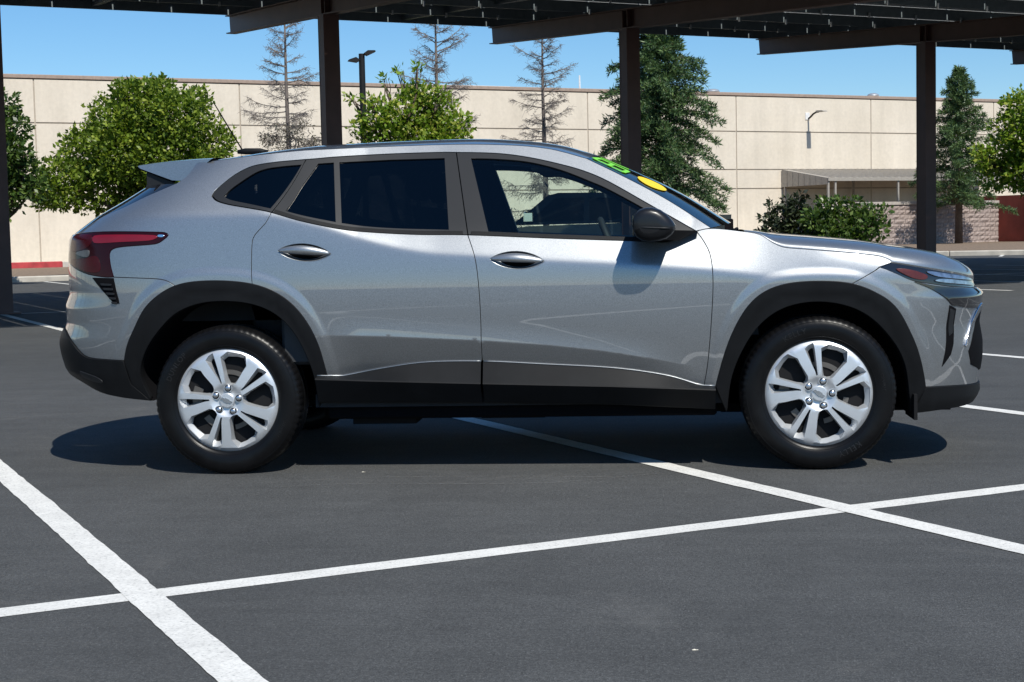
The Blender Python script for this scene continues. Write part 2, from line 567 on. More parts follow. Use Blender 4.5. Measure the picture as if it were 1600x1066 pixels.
# ------------------------------------------------------------------ the concrete panel building
BO = lot(7.58, 60.55)
bld = empty('warehouse_building', BO, RZ)
tag(bld, 'long beige concrete panel building with brown roof edge behind the trees', 'building')
xe = [-0.05 + 8.9 * k for k in range(-5, 10)]
ze = [0.0, 3.18, 4.18, 6.17, 8.03]
MB().box(xe[0], xe[-1], 0.035, 22, 0, 8.0).build('wall_core', 'wall_joint', bld)
for i in range(len(xe) - 1):
    for j in range(4):
        MB().box(xe[i] + 0.03, xe[i + 1] - 0.03, 0.0, 0.033, ze[j] + 0.035, ze[j + 1] - 0.035).build('wall_panel', 'wall_concrete', bld)
MB().box(xe[0], xe[-1], -0.05, 0.40, 8.03, 8.20, 0.02).build('coping', 'coping_brown', bld)

def small_thing(name, label, cat, mb, mat, loc=(0, 0, 0), rz=0.0, group=None, angle=40):
    o = mb.build(name, mat, angle=angle)
    o.location = loc; o.rotation_euler = (0, 0, rz)
    return tag(o, label, cat, group)

def roof_vent(c, r, label):
    t = empty('roof_vent', BO + CD * c + AD * 1.2 + Vector((0, 0, 8.0)), RZ)
    tag(t, label, 'roof vent')
    MB().tube([(0, 0, -0.1), (0, 0, 0.35)], [r * .8, r * .8], 16).build('stack', 'galvanized', t, angle=40)
    MB().tube([(0, 0, 0.30), (0, 0, 0.34), (0, 0, 0.42), (0, 0, 0.47)], [r, r * 1.05, r * .9, r * .5], 16).build('cap', 'galvanized', t, angle=40)
roof_vent(34.9, 0.36, 'shiny round metal vent on the roof edge behind the tall conifer')
roof_vent(45.6, 0.32, 'shiny domed metal vent on the roof edge near the right steel post')
t = empty('rooftop_unit', BO + CD * 21.2 + AD * 3.0 + Vector((0, 0, 8.0)), RZ)
tag(t, 'long low pale unit on the roof beside the bare trees', 'roof unit')
MB().box(-3.0, 2.6, 0, 1.5, 0, 0.42).build('housing', 'roof_unit', t)
MB().box(-3.2, 2.6, -0.1, 1.6, 0.42, 0.52).build('lid', 'white_paint', t)
for x in (0.2, 1.35):
    MB().tube([(x, -0.35, 0), (x, -0.35, 0.40)], [0.10, 0.10], 8).build('pipe', 'white_paint', t)
small_thing('roof_mast', 'thin white mast standing on the roof edge', 'mast', MB().tube([(0, 0, 0), (0, 0, 0.75)], [0.05, 0.04], 6), 'white_paint', BO + CD * 26.5 + AD * .5 + Vector((0, 0, 8.15)))

# lamp on the wall
wl = empty('wall_lamp', BO + CD * 40.2 + Vector((0, 0, 7.0)), RZ)
tag(wl, 'flat grey lamp on an arm fixed high on the beige wall', 'lamp')
MB().box(-0.20, 0.08, -0.04, 0.0, -0.16, 0.22, 0.01).build('back_plate', 'white_paint', wl)
MB().tube([(0, -0.03, -0.10), (0, -0.22, -0.02), (0, -0.45, 0.12), (0, -0.72, 0.20), (0, -0.9, 0.20)], [0.05, 0.05, 0.05, 0.05, 0.05], 8).build('arm', 'pole_dark', wl, angle=40)
MB().prism([(-1.50, .17), (-1.38, .24), (-.95, .27), (-.82, .25), (-.82, .18)], -.14, .14, 'x').build('lamp_head', 'awning_metal', wl)

# ------------------------------------------------------------------ block wall, awning, container
bw = empty('block_wall', lot(43.2, 53.6), RZ)
tag(bw, 'pinkish split face block wall with a flat cap behind the shrubs', 'wall')
MB().box(0, 21.0, 0.0, 0.30, 0, 2.10).build('core', 'block_stone', bw)
def block_mesh(seed):
    r = np.random.default_rng(seed)
    V = []; F = []
    nx, nz = 5, 3
    for j in range(nz):
        for i in range(nx):
            e = 0.0 if i in (0, nx - 1) or j in (0, nz - 1) else 1.0
            V.append((0.012 + 0.676 * i / (nx - 1), -(0.02 + e * r.uniform(0.0, 0.07)), 0.008 + 0.214 * j / (nz - 1)))
    for j in range(nz - 1):
        for i in range(nx - 1):
            F.append((j * nx + i, j * nx + i + 1, (j + 1) * nx + i + 1, (j + 1) * nx + i))
    bnd = [i for i in range(nx)] + [nx - 1 + nx * j for j in range(1, nz)] + [nx * (nz - 1) + i for i in range(nx - 2, -1, -1)] + [nx * j for j in range(nz - 2, 0, -1)]
    o = len(V)
    for b in bnd: V.append((V[b][0], 0.05, V[b][2]))
    for k in range(len(bnd)):
        k2 = (k + 1) % len(bnd)
        F.append((bnd[k], o + k, o + k2, bnd[k2]))
    me = mesh_np('block', V, F, smooth=False)
    me.materials.append(M['block_stone'])
    return me
bms = [block_mesh(s) for s in range(8)]
for j in range(9):
    for i in range(29):
        x = i * 0.7 + (0.35 if j % 2 else 0)
        if x > 20.3: continue
        o = link('block', bms[rng.integers(8)], None, bw)
        o.location = (x, 0, j * 0.232)
MB().box(-0.05, 21.05, -0.09, 0.34, 2.102, 2.26, 0.01).build('cap', 'block_cap', bw)

aw = empty('metal_awning', lot(46.0, 56.6), RZ)
tag(aw, 'grey ribbed metal lean-to roof on thin posts against the beige wall', 'awning')
def awz(y): return 3.58 + 0.60 * (y / 3.9)
for k in range(30):
    x = k * 0.46
    mb = MB()
    mb.add([(x, 0, awz(0)), (x + .44, 0, awz(0)), (x + .44, 3.9, awz(3.9)), (x, 3.9, awz(3.9)),
            (x, 0, awz(0) - .03), (x + .44, 0, awz(0) - .03), (x + .44, 3.9, awz(3.9) - .03), (x, 3.9, awz(3.9) - .03)],
           [(0, 1, 2, 3), (7, 6, 5, 4), (0, 4, 5, 1), (1, 5, 6, 2), (2, 6, 7, 3), (3, 7, 4, 0)])
    mb.add([(x + .40, -.01, awz(0) + .002), (x + .46, -.01, awz(0) + .002), (x + .46, 3.88, awz(3.88) + .002), (x + .40, 3.88, awz(3.88) + .002),
            (x + .415, -.01, awz(0) + .05), (x + .445, -.01, awz(0) + .05), (x + .445, 3.88, awz(3.88) + .05), (x + .415, 3.88, awz(3.88) + .05)],
           [(4, 5, 6, 7), (0, 4, 7, 3), (1, 2, 6, 5), (0, 1, 5, 4)])
    mb.build('roof_sheet', 'awning_metal', aw)
MB().box(-.02, 13.9, -0.06, -0.012, awz(0) - .16, awz(0) + .02).build('fascia', 'awning_metal', aw)
for k in range(8):
    y = k * 0.49
    MB().add([(-.03, y, 3.25), (-.03, y + .46, 3.25), (-.03, y + .46, awz(y + .46)), (-.03, y, awz(y)), (-.005, y, 3.25), (-.005, y + .46, 3.25), (-.005, y + .46, awz(y + .46)), (-.005, y, awz(y))],
             [(3, 2, 1, 0), (4, 5, 6, 7), (0, 1, 5, 4), (2, 3, 7, 6)]).build('side_panel', 'awning_metal', aw)
for x, y in ((0.05, 0.05), (0.05, 3.7), (0.5, 0.05), (4.6, .05), (9.2, .05), (13.5, .05), (4.6, 3.7), (9.2, 3.7)):
    MB().box(x - .05, x + .05, y - .04, y + .06, 0, awz(y) - .04).build('post', 'awning_metal', aw)

ct = empty('steel_container', lot(54.6, 51.6), RZ)
tag(ct, 'rust red corrugated steel container at the right end of the block wall', 'container')
cv = []; 
mb = MB()
pts = []
x = 0.0
while x < .85:
    pts += [(x, 0), (x + .10, 0), (x + .15, .05), (x + .25, .05)]
    x += .30
pts += [(1.0, 0)]
n = len(pts)
V = [(a, b, .12) for a, b in pts] + [(a, b, 2.45) for a, b in pts]
mb.add(V, [(i, i + 1, n + i + 1, n + i) for i in range(n - 1)])
mb.build('corrugated_end', 'container_red', ct)
MB().box(0.0, 1.0, .08, 6.0, .1, 2.50).build('shell', 'container_red', ct)
for x in (-.09, 1.0):
    MB().box(x, x + .1, -.04, .08, 0.0, 2.58, .01).build('corner_post', 'container_red', ct)
for x in (.12, .62):
    MB().tube([(x, -.05, .15), (x, -.05, 2.42)], .025, 8).build('lock_bar', 'white_paint', ct)
MB().box(-.09, 1.1, -.03, .08, 2.46, 2.60, .01).build('top_rail', 'container_red', ct)
for (x, z, w, h) in ((.28, 1.15, .14, .24), (.2, 1.9, .36, .06), (.2, 1.72, .3, .06), (.30, .35, .26, .08), (.22, 2.1, .3, .08)):
    MB().box(x, x + w, -.012, -.004, z, z + h).build('marking', 'white_paint', ct)

# ------------------------------------------------------------------ carport with solar panels
cp = empty('solar_carport', lot(-0.06, 18.04), RZ)
tag(cp, 'dark brown steel carport with a tilted solar panel roof across the lot', 'carport')
SL = 0.069
def bz(a): return 4.85 + SL * a
def ibeam_profile(w, h, t, z0):     # cross-section in (c, z)
    return [(-w / 2, z0), (w / 2, z0), (w / 2, z0 + t), (.012, z0 + t), (.012, z0 + h - t), (w / 2, z0 + h - t), (w / 2, z0 + h), (-w / 2, z0 + h), (-w / 2, z0 + h - t), (-.012, z0 + h - t), (-.012, z0 + t), (-w / 2, z0 + t)]
PC = [-39.2, -32.6, -26.0, -19.4, -12.8, -6.2, 0.0, 5.5, 11.42, 18.55, 26.65, 34.0]  # bays far left are out of view, added to darken the bumper's reflections
for c in PC:
    mb = MB()
    s = .14
    zt = 4.84
    mb.box(c - s, c + s, -s, -s + .022, 0, zt).box(c - s, c + s, s - .022, s, 0, zt).box(c - .012, c + .012, -s + .022, s - .022, 0, zt)
    mb.box(c - s + .004, c - s + .016, -s + .022, s - .022, 0, zt)
    mb.build('post', 'steel_brown', cp)
    MB().box(c - .24, c + .24, -.24, .24, 0.002, .03).build('base_plate', 'steel_brown', cp)
    prof = ibeam_profile(.20, .37, .022, 0.0)
    V = []
    for a in (-8.2, 5.83):
        for (cc, z) in prof:
            aa = a + (z * 0.12 if a > 0 else 0)
            V.append((c + cc, aa, bz(aa) + z))
    k = len(prof)
    F = [tuple(range(k)), tuple(range(2 * k - 1, k - 1, -1))] + [(i, k + i, k + (i + 1) % k, (i + 1) % k) for i in range(k)]
    MB().add(V, F).build('beam', 'steel_brown', cp)
    mb = MB()
    for sgn in (-1, 1):
        mb.box(c + sgn * .055 - .04, c + sgn * .055 + .04, -.10, -.08, bz(0) + .022, bz(0) + .34)
        mb.box(c + sgn * .055 - .04, c + sgn * .055 + .04, .08, .10, bz(0) + .022, bz(0) + .34)
    mb.build('stiffener', 'steel_brown', cp)
def sloped_box(c0, c1, a0, a1, h0, h1):
    V = [(c, a, bz(a) + .37 + h) for h in (h0, h1) for a in (a0, a1) for c in (c0, c1)]
    return V, [(0, 2, 3, 1), (4, 5, 7, 6), (0, 1, 5, 4), (2, 6, 7, 3), (0, 4, 6, 2), (1, 3, 7, 5)]
for k in range(7):
    a = -7.9 + k * 2.265
    mb = MB()
    mb.add(*sloped_box(-42, 38, a, a + .012, .002, .20))
    mb.add(*sloped_box(-42, 38, a + .012, a + .075, .002, .014))
    mb.add(*sloped_box(-42, 38, a - .06, a, .19, .20))
    mb.build('purlin', 'purlin_grey', cp)
for c in (-3.2, 2.75, 9.25, 14.3, 21.6, 30.0):
    mb = MB()
    mb.add(*sloped_box(c - .05, c + .05, -8.1, 5.95, .06, .17))
    mb.build('rafter', 'purlin_grey', cp)
# panels: framed, laid in six rows
pm = MB()
pw, pl = 1.13, 2.225
pm.box(0, pw, 0, pl, .012, .034)
pm.box(0, .035, 0, pl, -.012, .0115).box(pw - .035, pw, 0, pl, -.012, .0115).box(.0355, pw - .0355, 0, .035, -.012, .0115).box(.0355, pw - .0355, pl - .035, pl, -.012, .0115)
pan = pm.build('solar_panel', 'solar_back', cp); pme = pan.data
pme.materials.append(M['panel_frame'])
for p_ in pme.polygons:
    p_.material_index = 0 if p_.index < 6 else 1
first = True
far = MB()
for r in range(6):
    for k in range(-26, 43):
        a = -7.85 + r * 2.255; c = -11.9 + k * 1.155
        if k < 0 or k > 40:
            h = bz(a) + .37
            far.add(*sloped_box(c, c + pw, a, a + pl, .222, .256)); continue
        o = pan if first else link('solar_panel', pme, None, cp)
        first = False
        o.location = (c, a, bz(a) + .37 + .222)
        o.rotation_euler = (math.atan(SL), 0, 0)
fp = far.build('unseen_solar_panels', 'solar_back', cp); tag(fp, kind='stuff')  # panels out of view; the left ones added to darken the car's reflections
mb = MB()
for k in range(1, 6):
    a = -7.9 + k * 2.265
    for q in range(44):
        c = -11.9 + q * 1.155 + (.3 if k % 2 else 0)
        mb.add(*sloped_box(c, c + .035, a - .05, a - .02, -.015 - .03 * rng.random(), .06))
        if q % 2 == 0:
            mb.add(*sloped_box(c + .45, c + .95, a - 1.1, a - 1.085, .150, .165))
cl = mb.build('wire_clips', 'clip_metal', cp); tag(cl, kind='stuff')

# ------------------------------------------------------------------ lamp pole
lp = empty('parking_lamp', (-7.07, 33.97, 0.0), 0.25)
tag(lp, 'dark parking lot lamp pole with two flat heads above the green tree', 'street lamp')
MB().tube([(0, 0, 0.55), (0, 0, 6.05)], [.095, .085], 10).build('pole', 'pole_dark', lp, angle=50)
MB().tube([(0, 0, 0), (0, 0, .6)], [.28, .28], 14).build('footing', 'concrete', lp, angle=50)
for s, zz in ((-1, 5.90), (1, 6.08)):
    MB().prism([(s * .05, zz - .03), (s * .16, zz + .05), (s * .34, zz + (.05 if s > 0 else -.01)), (s * .38, zz + (.03 if s > 0 else -.04)), (s * .14, zz - .08)], -.16, .16).build('lamp_head', 'pole_dark', lp)

# ------------------------------------------------------------------ vegetation
def leaf_quads(P, size, up=0.35, aspect=0.55, out=None, rg=rng):
    n = len(P)
    d = rg.normal(size=(n, 3))
    if out is not None: d = d * 0.9 + out * 0.9
    d[:, 2] += up * 0.3
    d /= np.linalg.norm(d, axis=1)[:, None] + 1e-9          # leaf axis
    nn = rg.normal(size=(n, 3)); nn[:, 2] += up * 2.2
    s = np.cross(d, nn); s /= np.linalg.norm(s, axis=1)[:, None] + 1e-9
    L = (size * rg.uniform(.65, 1.35, n))[:, None]
    nrm = np.cross(s, d)
    a = P; b = P + d * L * .45 + s * L * aspect * .5 - nrm * L * .06
    c = P + d * L; e = P + d * L * .45 - s * L * aspect * .5 - nrm * L * .06
    return np.stack([a, b, c, e], 1).reshape(-1, 3)

def lobes_leaves(lobes, n, size, up=.35, shell=.5, jag=0.20, rg=rng):
    vol = np.array([l[3] ** 2.2 for l in lobes]); pr = vol / vol.sum()
    out = []
    for l, p in zip(lobes, pr):
        k = int(n * p)
        u = rg.normal(size=(k, 3)); u /= np.linalg.norm(u, axis=1)[:, None]
        # clumpy radius
        q = np.sin(u[:, 0] * 7 + l[0] * 3) * np.sin(u[:, 1] * 6 + l[1]) * np.sin(u[:, 2] * 8 + l[2] * 5)
        rad = l[3] * (1 - shell * rg.random(k) ** 1.6) * (1 + jag * 1.6 * q) + rg.normal(0, jag * .35 * l[3], k)
        keep = rg.random(k) < np.clip(.72 + 1.6 * q, .25, 1)
        P = np.array(l[:3]) + u * rad[:, None] * np.array([1, 1, .9])
        P = P[keep]; uu = u[keep]
        out.append(leaf_quads(P, size, up, out=uu, rg=rg))
    return np.concatenate(out)

def limb(mb, p, q, r0, r1, seg=7, wob=.08, n=5):
    p = Vector(p); q = Vector(q); pts = []; rr = []
    L = (q - p).length
    for i in range(n):
        t = i / (n - 1)
        w = Vector((random.gauss(0, 1), random.gauss(0, 1), random.gauss(0, .4))) * wob * L * math.sin(math.pi * t) * .5
        pts.append(p.lerp(q, t) + w); rr.append(r0 + (r1 - r0) * t)
    mb.tube(pts, rr, seg)

def broadleaf(name, label, cat, base, lobes, n, size, leafmat, trunk=.14, up=.35, group=None, bark='bark_brown', fork=None, jag=.2):
    t = empty(name, base)
    tag(t, label, cat, group)
    cz = min(l[2] for l in lobes)
    cx = sum(l[0] for l in lobes) / len(lobes); cy = sum(l[1] for l in lobes) / len(lobes)
    fork = fork or max(.5, cz * .75)
    mb = MB()
    limb(mb, (0, 0, -.05), (cx * .2, cy * .2, fork), trunk, trunk * .75, 9, .05)
    for l in lobes:
        limb(mb, (cx * .2, cy * .2, fork * .95), (l[0], l[1], l[2] - l[3] * .1), trunk * .5, trunk * .12, 6, .12)
        for k in range(4):
            v = rng.normal(size=3); v /= np.linalg.norm(v)
            limb(mb, (l[0] * .75, l[1] * .75, fork + (l[2] - fork) * .75), (l[0] + v[0] * l[3] * .8, l[1] + v[1] * l[3] * .8, l[2] + v[2] * l[3] * .7), trunk * .2, trunk * .05, 4, .12, 4)
    mb.build('trunk', bark, t, smooth=True)
    Q = lobes_leaves(lobes, n, size, up, jag=jag)
    link('crown', mesh_quads('crown', Q), leafmat, t)
    return t

def px_lobes(lst, px0, hor, sc, dspread=.6):
    """(px, py, r) measured on the photo at one distance -> local metres (x right, y depth, z up)"""
    o = []
    for k, (px, py, r) in enumerate(lst):
        o.append(((px - px0) * sc, math.sin(k * 2.4) * dspread * r * sc, 1.087 + (hor - py) * sc, r * sc))
    return o

LT = px_lobes([(228, 172, 52), (178, 188, 44), (290, 190, 46), (130, 235, 48), (200, 240, 60), (270, 250, 58), (330, 228, 34), (95, 285, 42), (160, 290, 48), (235, 300, 44), (320, 270, 38), (62, 300, 26), (255, 150, 26), (200, 142, 20), (310, 160, 22)], 215, 377, .0183)
broadleaf('round_tree', 'dense round green tree behind the car rear, left of the bare trees', 'tree', (-13.88, 35.36, 0.0), LT, 44000, .140, 'leaf_dark_green', .17)
FL = px_lobes([(8, 165, 22), (18, 200, 26), (10, 240, 34), (30, 270, 30), (5, 300, 34), (-25, 200, 50), (-30, 280, 50), (40, 240, 14), (50, 295, 20)], 0, 381, .0166)
broadleaf('drooping_tree', 'loose green tree at the left edge behind the first steel post', 'tree', (-16.1, 31.1, 0.0), FL, 9000, .15, 'leaf_shrub', .12)
MT = px_lobes([(640, 172, 34), (684, 176, 30), (597, 178, 26), (655, 206, 40), (606, 208, 32), (708, 204, 26), (650, 140, 17), (668, 150, 16), (572, 184, 16), (560, 200, 14), (575, 152, 9), (626, 112, 8), (656, 106, 8), (603, 124, 7), (545, 150, 8), (690, 150, 12), (728, 188, 9), (640, 225, 40), (700, 225, 34), (580, 230, 30)], 640, 368, .0158)
broadleaf('young_tree', 'light green loose tree beside the lamp pole and second steel post', 'tree', (-5.21, 30.1, 0.0), MT, 8500, .140, 'leaf_light_green', .10, up=.6, jag=.38)
RT = px_lobes([(1590, 165, 24), (1575, 195, 22), (1600, 215, 36), (1572, 240, 30), (1545, 248, 20), (1595, 270, 34), (1560, 275, 24), (1625, 180, 45), (1630, 250, 50), (1530, 232, 10)], 1650, 348, .0187)
broadleaf('edge_tree', 'bright green tree at the right edge above the red container', 'tree', (12.54, 38.7, 0.0), RT, 12000, .145, 'leaf_light_green', .13, up=.6)
S1 = px_lobes([(1225, 345, 22), (1245, 335, 20), (1210, 365, 20), (1250, 365, 24), (1230, 322, 10), (1198, 345, 9), (1254, 312, 8), (1205, 325, 7), (1240, 385, 30)], 1235, 356, .0229)
broadleaf('dark_shrub', 'nearly black leafy shrub left of the glossy green shrub', 'shrub', (5.7, 48.0, 0.1), S1, 3600, .20, 'leaf_deep_shrub', .05, fork=.3)
S2 = px_lobes([(1290, 330, 20), (1315, 345, 30), (1340, 355, 26), (1280, 355, 26), (1300, 372, 30), (1355, 340, 16), (1368, 365, 18), (1265, 345, 16), (1330, 320, 9), (1378, 335, 8), (1320, 390, 34), (1280, 392, 30)], 1320, 354, .0225)
broadleaf('green_shrub', 'glossy green rounded shrub in front of the block wall', 'shrub', (7.6, 47.0, 0.1), S2, 6500, .19, 'leaf_shrub', .06, fork=.3)

def conifer(name, label, base, z0, z1, w0, trunk, mat, n_br=90, per=60, nsize=.16, droop=.25, seed=1, lean=0.0):
    r = np.random.default_rng(seed)
    t = empty(name, base); tag(t, label, 'tree')
    tr = MB(); 
    tr.tube([(0, 0, -.05), (lean * .3, 0, z1 * .35), (lean * .7, 0, z1 * .7), (lean, 0, z1)], [trunk, trunk * .75, trunk * .4, .012], 9)
    out = []
    for k in range(n_br):
        f = (k + r.random()) / n_br
        f = f ** .85
        z = z0 + (z1 - .15 - z0) * f
        L = w0 * (1 - f) ** .8 * r.uniform(.62, 1.12) + .10
        az = k * 2.399 + r.normal(0, .3)
        rise = .15 + .55 * f
        d = np.array([math.cos(az), math.sin(az), 0])
        ts = np.linspace(0, 1, 5)
        pts = [np.array([lean * z / z1, 0, z]) + d * L * tt + np.array([0, 0, L * (rise * tt - droop * 2.0 * tt ** 2)]) for tt in ts]
        tr.tube([tuple(p) for p in pts], [trunk * .16 * (1 - f * .7), trunk * .13 * (1 - f * .7), .012, .009, .005], 4, cap=False)
        m = int(per * (L / w0 + .25))
        tt = r.random(m) ** .75
        pp = np.array([lean * z / z1, 0, z]) + d * (L * tt)[:, None] + np.array([0, 0, 1.0]) * (L * (rise * tt - droop * 2.0 * tt ** 2))[:, None]
        side = np.cross(d, [0, 0, 1.0])
        spread = .20 * L * (1.1 - tt) + .07
        pp = pp + side * (r.normal(0, .6, m) * spread)[:, None] + np.array([0, 0, 1.0]) * (r.normal(0, .05, m) - .04 - np.abs(r.normal(0, .05, m)))[:, None]
        oo = np.tile(d * .9 + np.array([0, 0, .15]), (m, 1)) + side * r.normal(0, .8, m)[:, None]
        out.append(leaf_quads(pp, nsize, .25, .20, out=oo, rg=r))
    tr.build('trunk', 'bark_brown', t, smooth=True)
    link('crown', mesh_quads('crown', np.concatenate(out)), mat, t)
    return t
conifer('tall_conifer', 'tall dense dark green conifer behind the third steel post', (1.0, 42.6, 0.1), 1.75, 9.2, 2.9, .17, 'needle_green', 180, 480, .17, .24, 3)
conifer('small_conifer', 'pointed dark conifer with bare trunk right of the fourth steel post', (15.95, 70.1, 0.1), 1.9, 8.8, 2.6, .20, 'needle_green', 120, 380, .19, .16, 5)

def bare_conifer(name, label, base, z1, w0, seed, dead=0.0, green=False):
    r = np.random.default_rng(seed); random.seed(seed)
    t = empty(name, base); tag(t, label, 'tree', 'leafless conifers along the beige building')
    tr = MB(); br = MB()
    tr.tube([(0, 0, -.05), (.02, 0, z1 * .3), (-.02, 0, z1 * .65), (0, 0, z1)], [.125, .10, .055, .012], 9)
    nb = 72
    tips = []
    for k in range(nb):
        f = (k + r.random()) / nb
        z = 1.5 + (z1 - .2 - 1.5) * f
        L = w0 * (1.0 - .66 * f) * r.uniform(.38, 1.08) * (1 if f < .9 else .5)
        az = k * 2.399 + r.normal(0, .8)
        d = np.array([math.cos(az), math.sin(az), 0.0]); side = np.array([-d[1], d[0], 0])
        rise = -.10 + .60 * f + r.normal(0, .14); sag = r.uniform(.05, .28) * (1 - f)
        kink = r.normal(0, .05, 6)
        def pt(tt): return np.array([0, 0, z]) + d * L * tt + side * L * np.interp(tt, np.linspace(0, 1, 6), kink) + np.array([0, 0, L * (rise * tt - sag * tt + (sag * 1.1 + .10) * tt ** 3)])
        br.tube([tuple(pt(q)) for q in (0, .2, .4, .6, .8, 1.0)], [.024, .018, .014, .011, .008, .005], 4, cap=False)
        for q in range(int(8 + 26 * L)):
            tt = r.uniform(.12, 1.0); p = pt(tt)
            l2 = r.uniform(.15, .50) * (1.2 - .6 * tt) * (1.05 - .45 * f)
            v = d * r.uniform(.2, 1.0) + side * r.normal(0, .7) + np.array([0, 0, r.uniform(-1.0, .2) * (1 - f) + r.uniform(-.1, .7) * f])
            v /= np.linalg.norm(v)
            e = p + v * l2 + np.array([0, 0, -.10 * l2])
            mid = (p + e) / 2 + r.normal(0, .025, 3)
            br.tube([tuple(p), tuple(mid), tuple(e)], [.0075, .006, .004], 3, cap=False)
            for q2 in range(2):
                m2 = mid + (e - mid) * r.random()
                e2 = m2 + (v * .5 + r.normal(0, .6, 3) + np.array([0, 0, -.5 * (1 - f)])) * r.uniform(.06, .16)
                br.tube([tuple(m2), tuple(e2)], [.0055, .0035], 3, cap=False)
            if z < 1.7 + dead * (z1 - 1.7): tips.append(e)
    tr.build('trunk', 'bark_grey', t, smooth=True)
    br.build('branches', 'twig_grey', t, smooth=True)
    if tips:
        tp = np.array(tips); tp = np.repeat(tp, 4, 0) + r.normal(0, .10, (len(tips) * 4, 3))
        link('dead_foliage', mesh_quads('dead_foliage', leaf_quads(tp, .14, -.4, .25, rg=r)), 'needle_dead' if not green else 'needle_green', t)
    return t
bare_conifer('bare_tree', 'leafless grey conifer with brown dead lower needles, left of the second post', (-11.44, 43.7, 0.1), 9.4, 2.1, 11, dead=.40)
bare_conifer('bare_tree', 'leafless conifer rising behind the light green tree', (-6.65, 46.1, 0.1), 9.8, 2.6, 12, dead=.0)
bare_conifer('bare_tree', 'leafless dark trunked conifer standing alone left of the third post', (-3.09, 48.5, 0.1), 9.2, 2.45, 13, dead=.0)
random.seed(9)

# ------------------------------------------------------------------ dark pickup under the carport
def pickup():
    t = empty('parked_pickup', (-0.55, 22.6, 0), math.pi)      # local +x = forward
    tag(t, 'dark pickup truck parked under the carport behind the silver car', 'pickup truck')
    side = [(-2.75, .45), (-2.72, .95), (-2.74, 1.36), (-.95, 1.36), (-.95, 1.25), (1.05, 1.22), (1.3, 1.20), (2.55, 1.10), (2.72, .95), (2.75, .50), (2.40, .42)]
    for wx in (1.75, -1.65):
        arc = [(wx + .46 * math.cos(a), .38 + .46 * math.sin(a)) for a in np.linspace(0.1, math.pi - .1, 9)]
        side += arc + ([(wx - .9, .42)] if wx > 0 else [])
    MB().prism(side, -.92, .92).build('body', 'truck_paint', t)
    cab = [(-.95, 1.25), (-.80, 1.76), (-.62, 1.83), (.55, 1.85), (.75, 1.80), (1.45, 1.24)]
    mb = MB()
    nn = len(cab)
    def inset(z): return .90 - .30 * max(0, z - 1.25)
    V = [(x, -inset(z), z) for x, z in cab] + [(x, inset(z), z) for x, z in cab]
    mb.add(V, [tuple(range(nn)), tuple(range(2 * nn - 1, nn - 1, -1))] + [(i, nn + i, nn + (i + 1) % nn, (i + 1) % nn) for i in range(nn)])
    mb.build('cab', 'truck_paint', t)
    for s in (-1, 1):
        for poly in ([(-.78, 1.32), (-.66, 1.72), (-.05, 1.75), (-.05, 1.30)], [(.06, 1.30), (.06, 1.75), (.62, 1.74), (1.12, 1.30)]):
            V = [(x, s * (inset(z) + .006), z) for x, z in poly]
            MB().add(V, [(0, 1, 2, 3)]).build('side_window', 'gloss_black', t)
        MB().box(1.0, 1.2, s * 1.0 - .11, s * 1.0 + .11, 1.28, 1.50, .03).build('side_mirror', 'chrome', t)
        MB().box(-2.775, -2.60, s * .86 - .07, s * .86 + .07, .92, 1.28, .02).build('tail_light', 'lamp_red', t)
        MB().box(2.45, 2.77, s * .78 - .12, s * .78 + .12, .85, 1.02, .02).build('headlight', 'lamp_clear', t)
        for wx in (1.75, -1.65):
            w = MB().tube([(wx, s * .66, .38), (wx, s * .68, .38), (wx, s * .88, .38), (wx, s * .91, .38)], [.34, .385, .385, .33], 24).build('wheel', 'tyre_rubber', t, angle=40)
            MB().tube([(wx, s * .89, .38), (wx, s * .918, .38)], [.22, .20], 16).build('rim', 'wheel_silver', w)
    MB().box(-2.85, -2.70, -.88, .88, .50, .68, .03).build('rear_bumper', 'chrome', t)
    return t
pickup()

# ------------------------------------------------------------------ the silver car: body surface
def sp(t, w):
    t = np.asarray(t, float) / w
    return w * np.where(t > 30, t, np.log1p(np.exp(np.minimum(t, 30))))
ZCX = [-9, -1.16, -1.0, -0.868, -0.733, -0.635, -0.525, -0.377, -0.187, 0.131, 0.491, 0.846, 1.117, 9]
ZCZ = [1.21, 1.205, 1.17, 1.134, 1.088, 1.057, 1.028, 1.003, .99, .962, .938, .908, .872, .85]
def smooth_table(X, Z):
    xs = np.linspace(-2.6, 2.6, 521)
    zs = np.interp(xs, X, Z)
    k = np.hanning(17); k /= k.sum()
    return xs, np.convolve(np.pad(zs, 8, mode='edge'), k, 'valid')
_zx, _zz = smooth_table(ZCX, ZCZ)
def zcrease(x): return np.interp(x, _zx, _zz)
WHX = (-1.35, 1.35); WHZ = .345
XFZ = [.15, .244, .291, .336, .458, .534, .631, .713, .765, .792, .847, .93, 1.05]
XFX = [2.12, 2.177, 2.2, 2.196, 2.215, 2.214, 2.195, 2.214, 2.214, 2.182, 2.164, 2.08, 1.80]
XRZ = [.2, .411, .435, .463, .537, .592, .632, .671, .703, .778, .836, .93, 1.024, 1.114, 1.173, 1.219, 1.279, 1.355, 1.50, 1.7]
XRX = [-2.0, -2.272, -2.313, -2.345, -2.369, -2.377, -2.369, -2.343, -2.331, -2.335, -2.303, -2.307, -2.305, -2.297, -2.213, -2.144, -2.029, -1.897, -1.62, -1.3]
def sm1(X, Y, lo, hi, n, w):
    xs = np.linspace(lo, hi, n); ys = np.interp(xs, X, Y)
    k = np.hanning(w); k /= k.sum()
    return xs, np.convolve(np.pad(ys, w // 2, mode='edge'), k, 'valid')
_fz, _fx = sm1(XFZ, XFX, .1, 1.1, 401, 13)
_rz, _rx = sm1(XRZ, XRX, .1, 1.7, 641, 13)
X0F, X0R = .9, -1.0
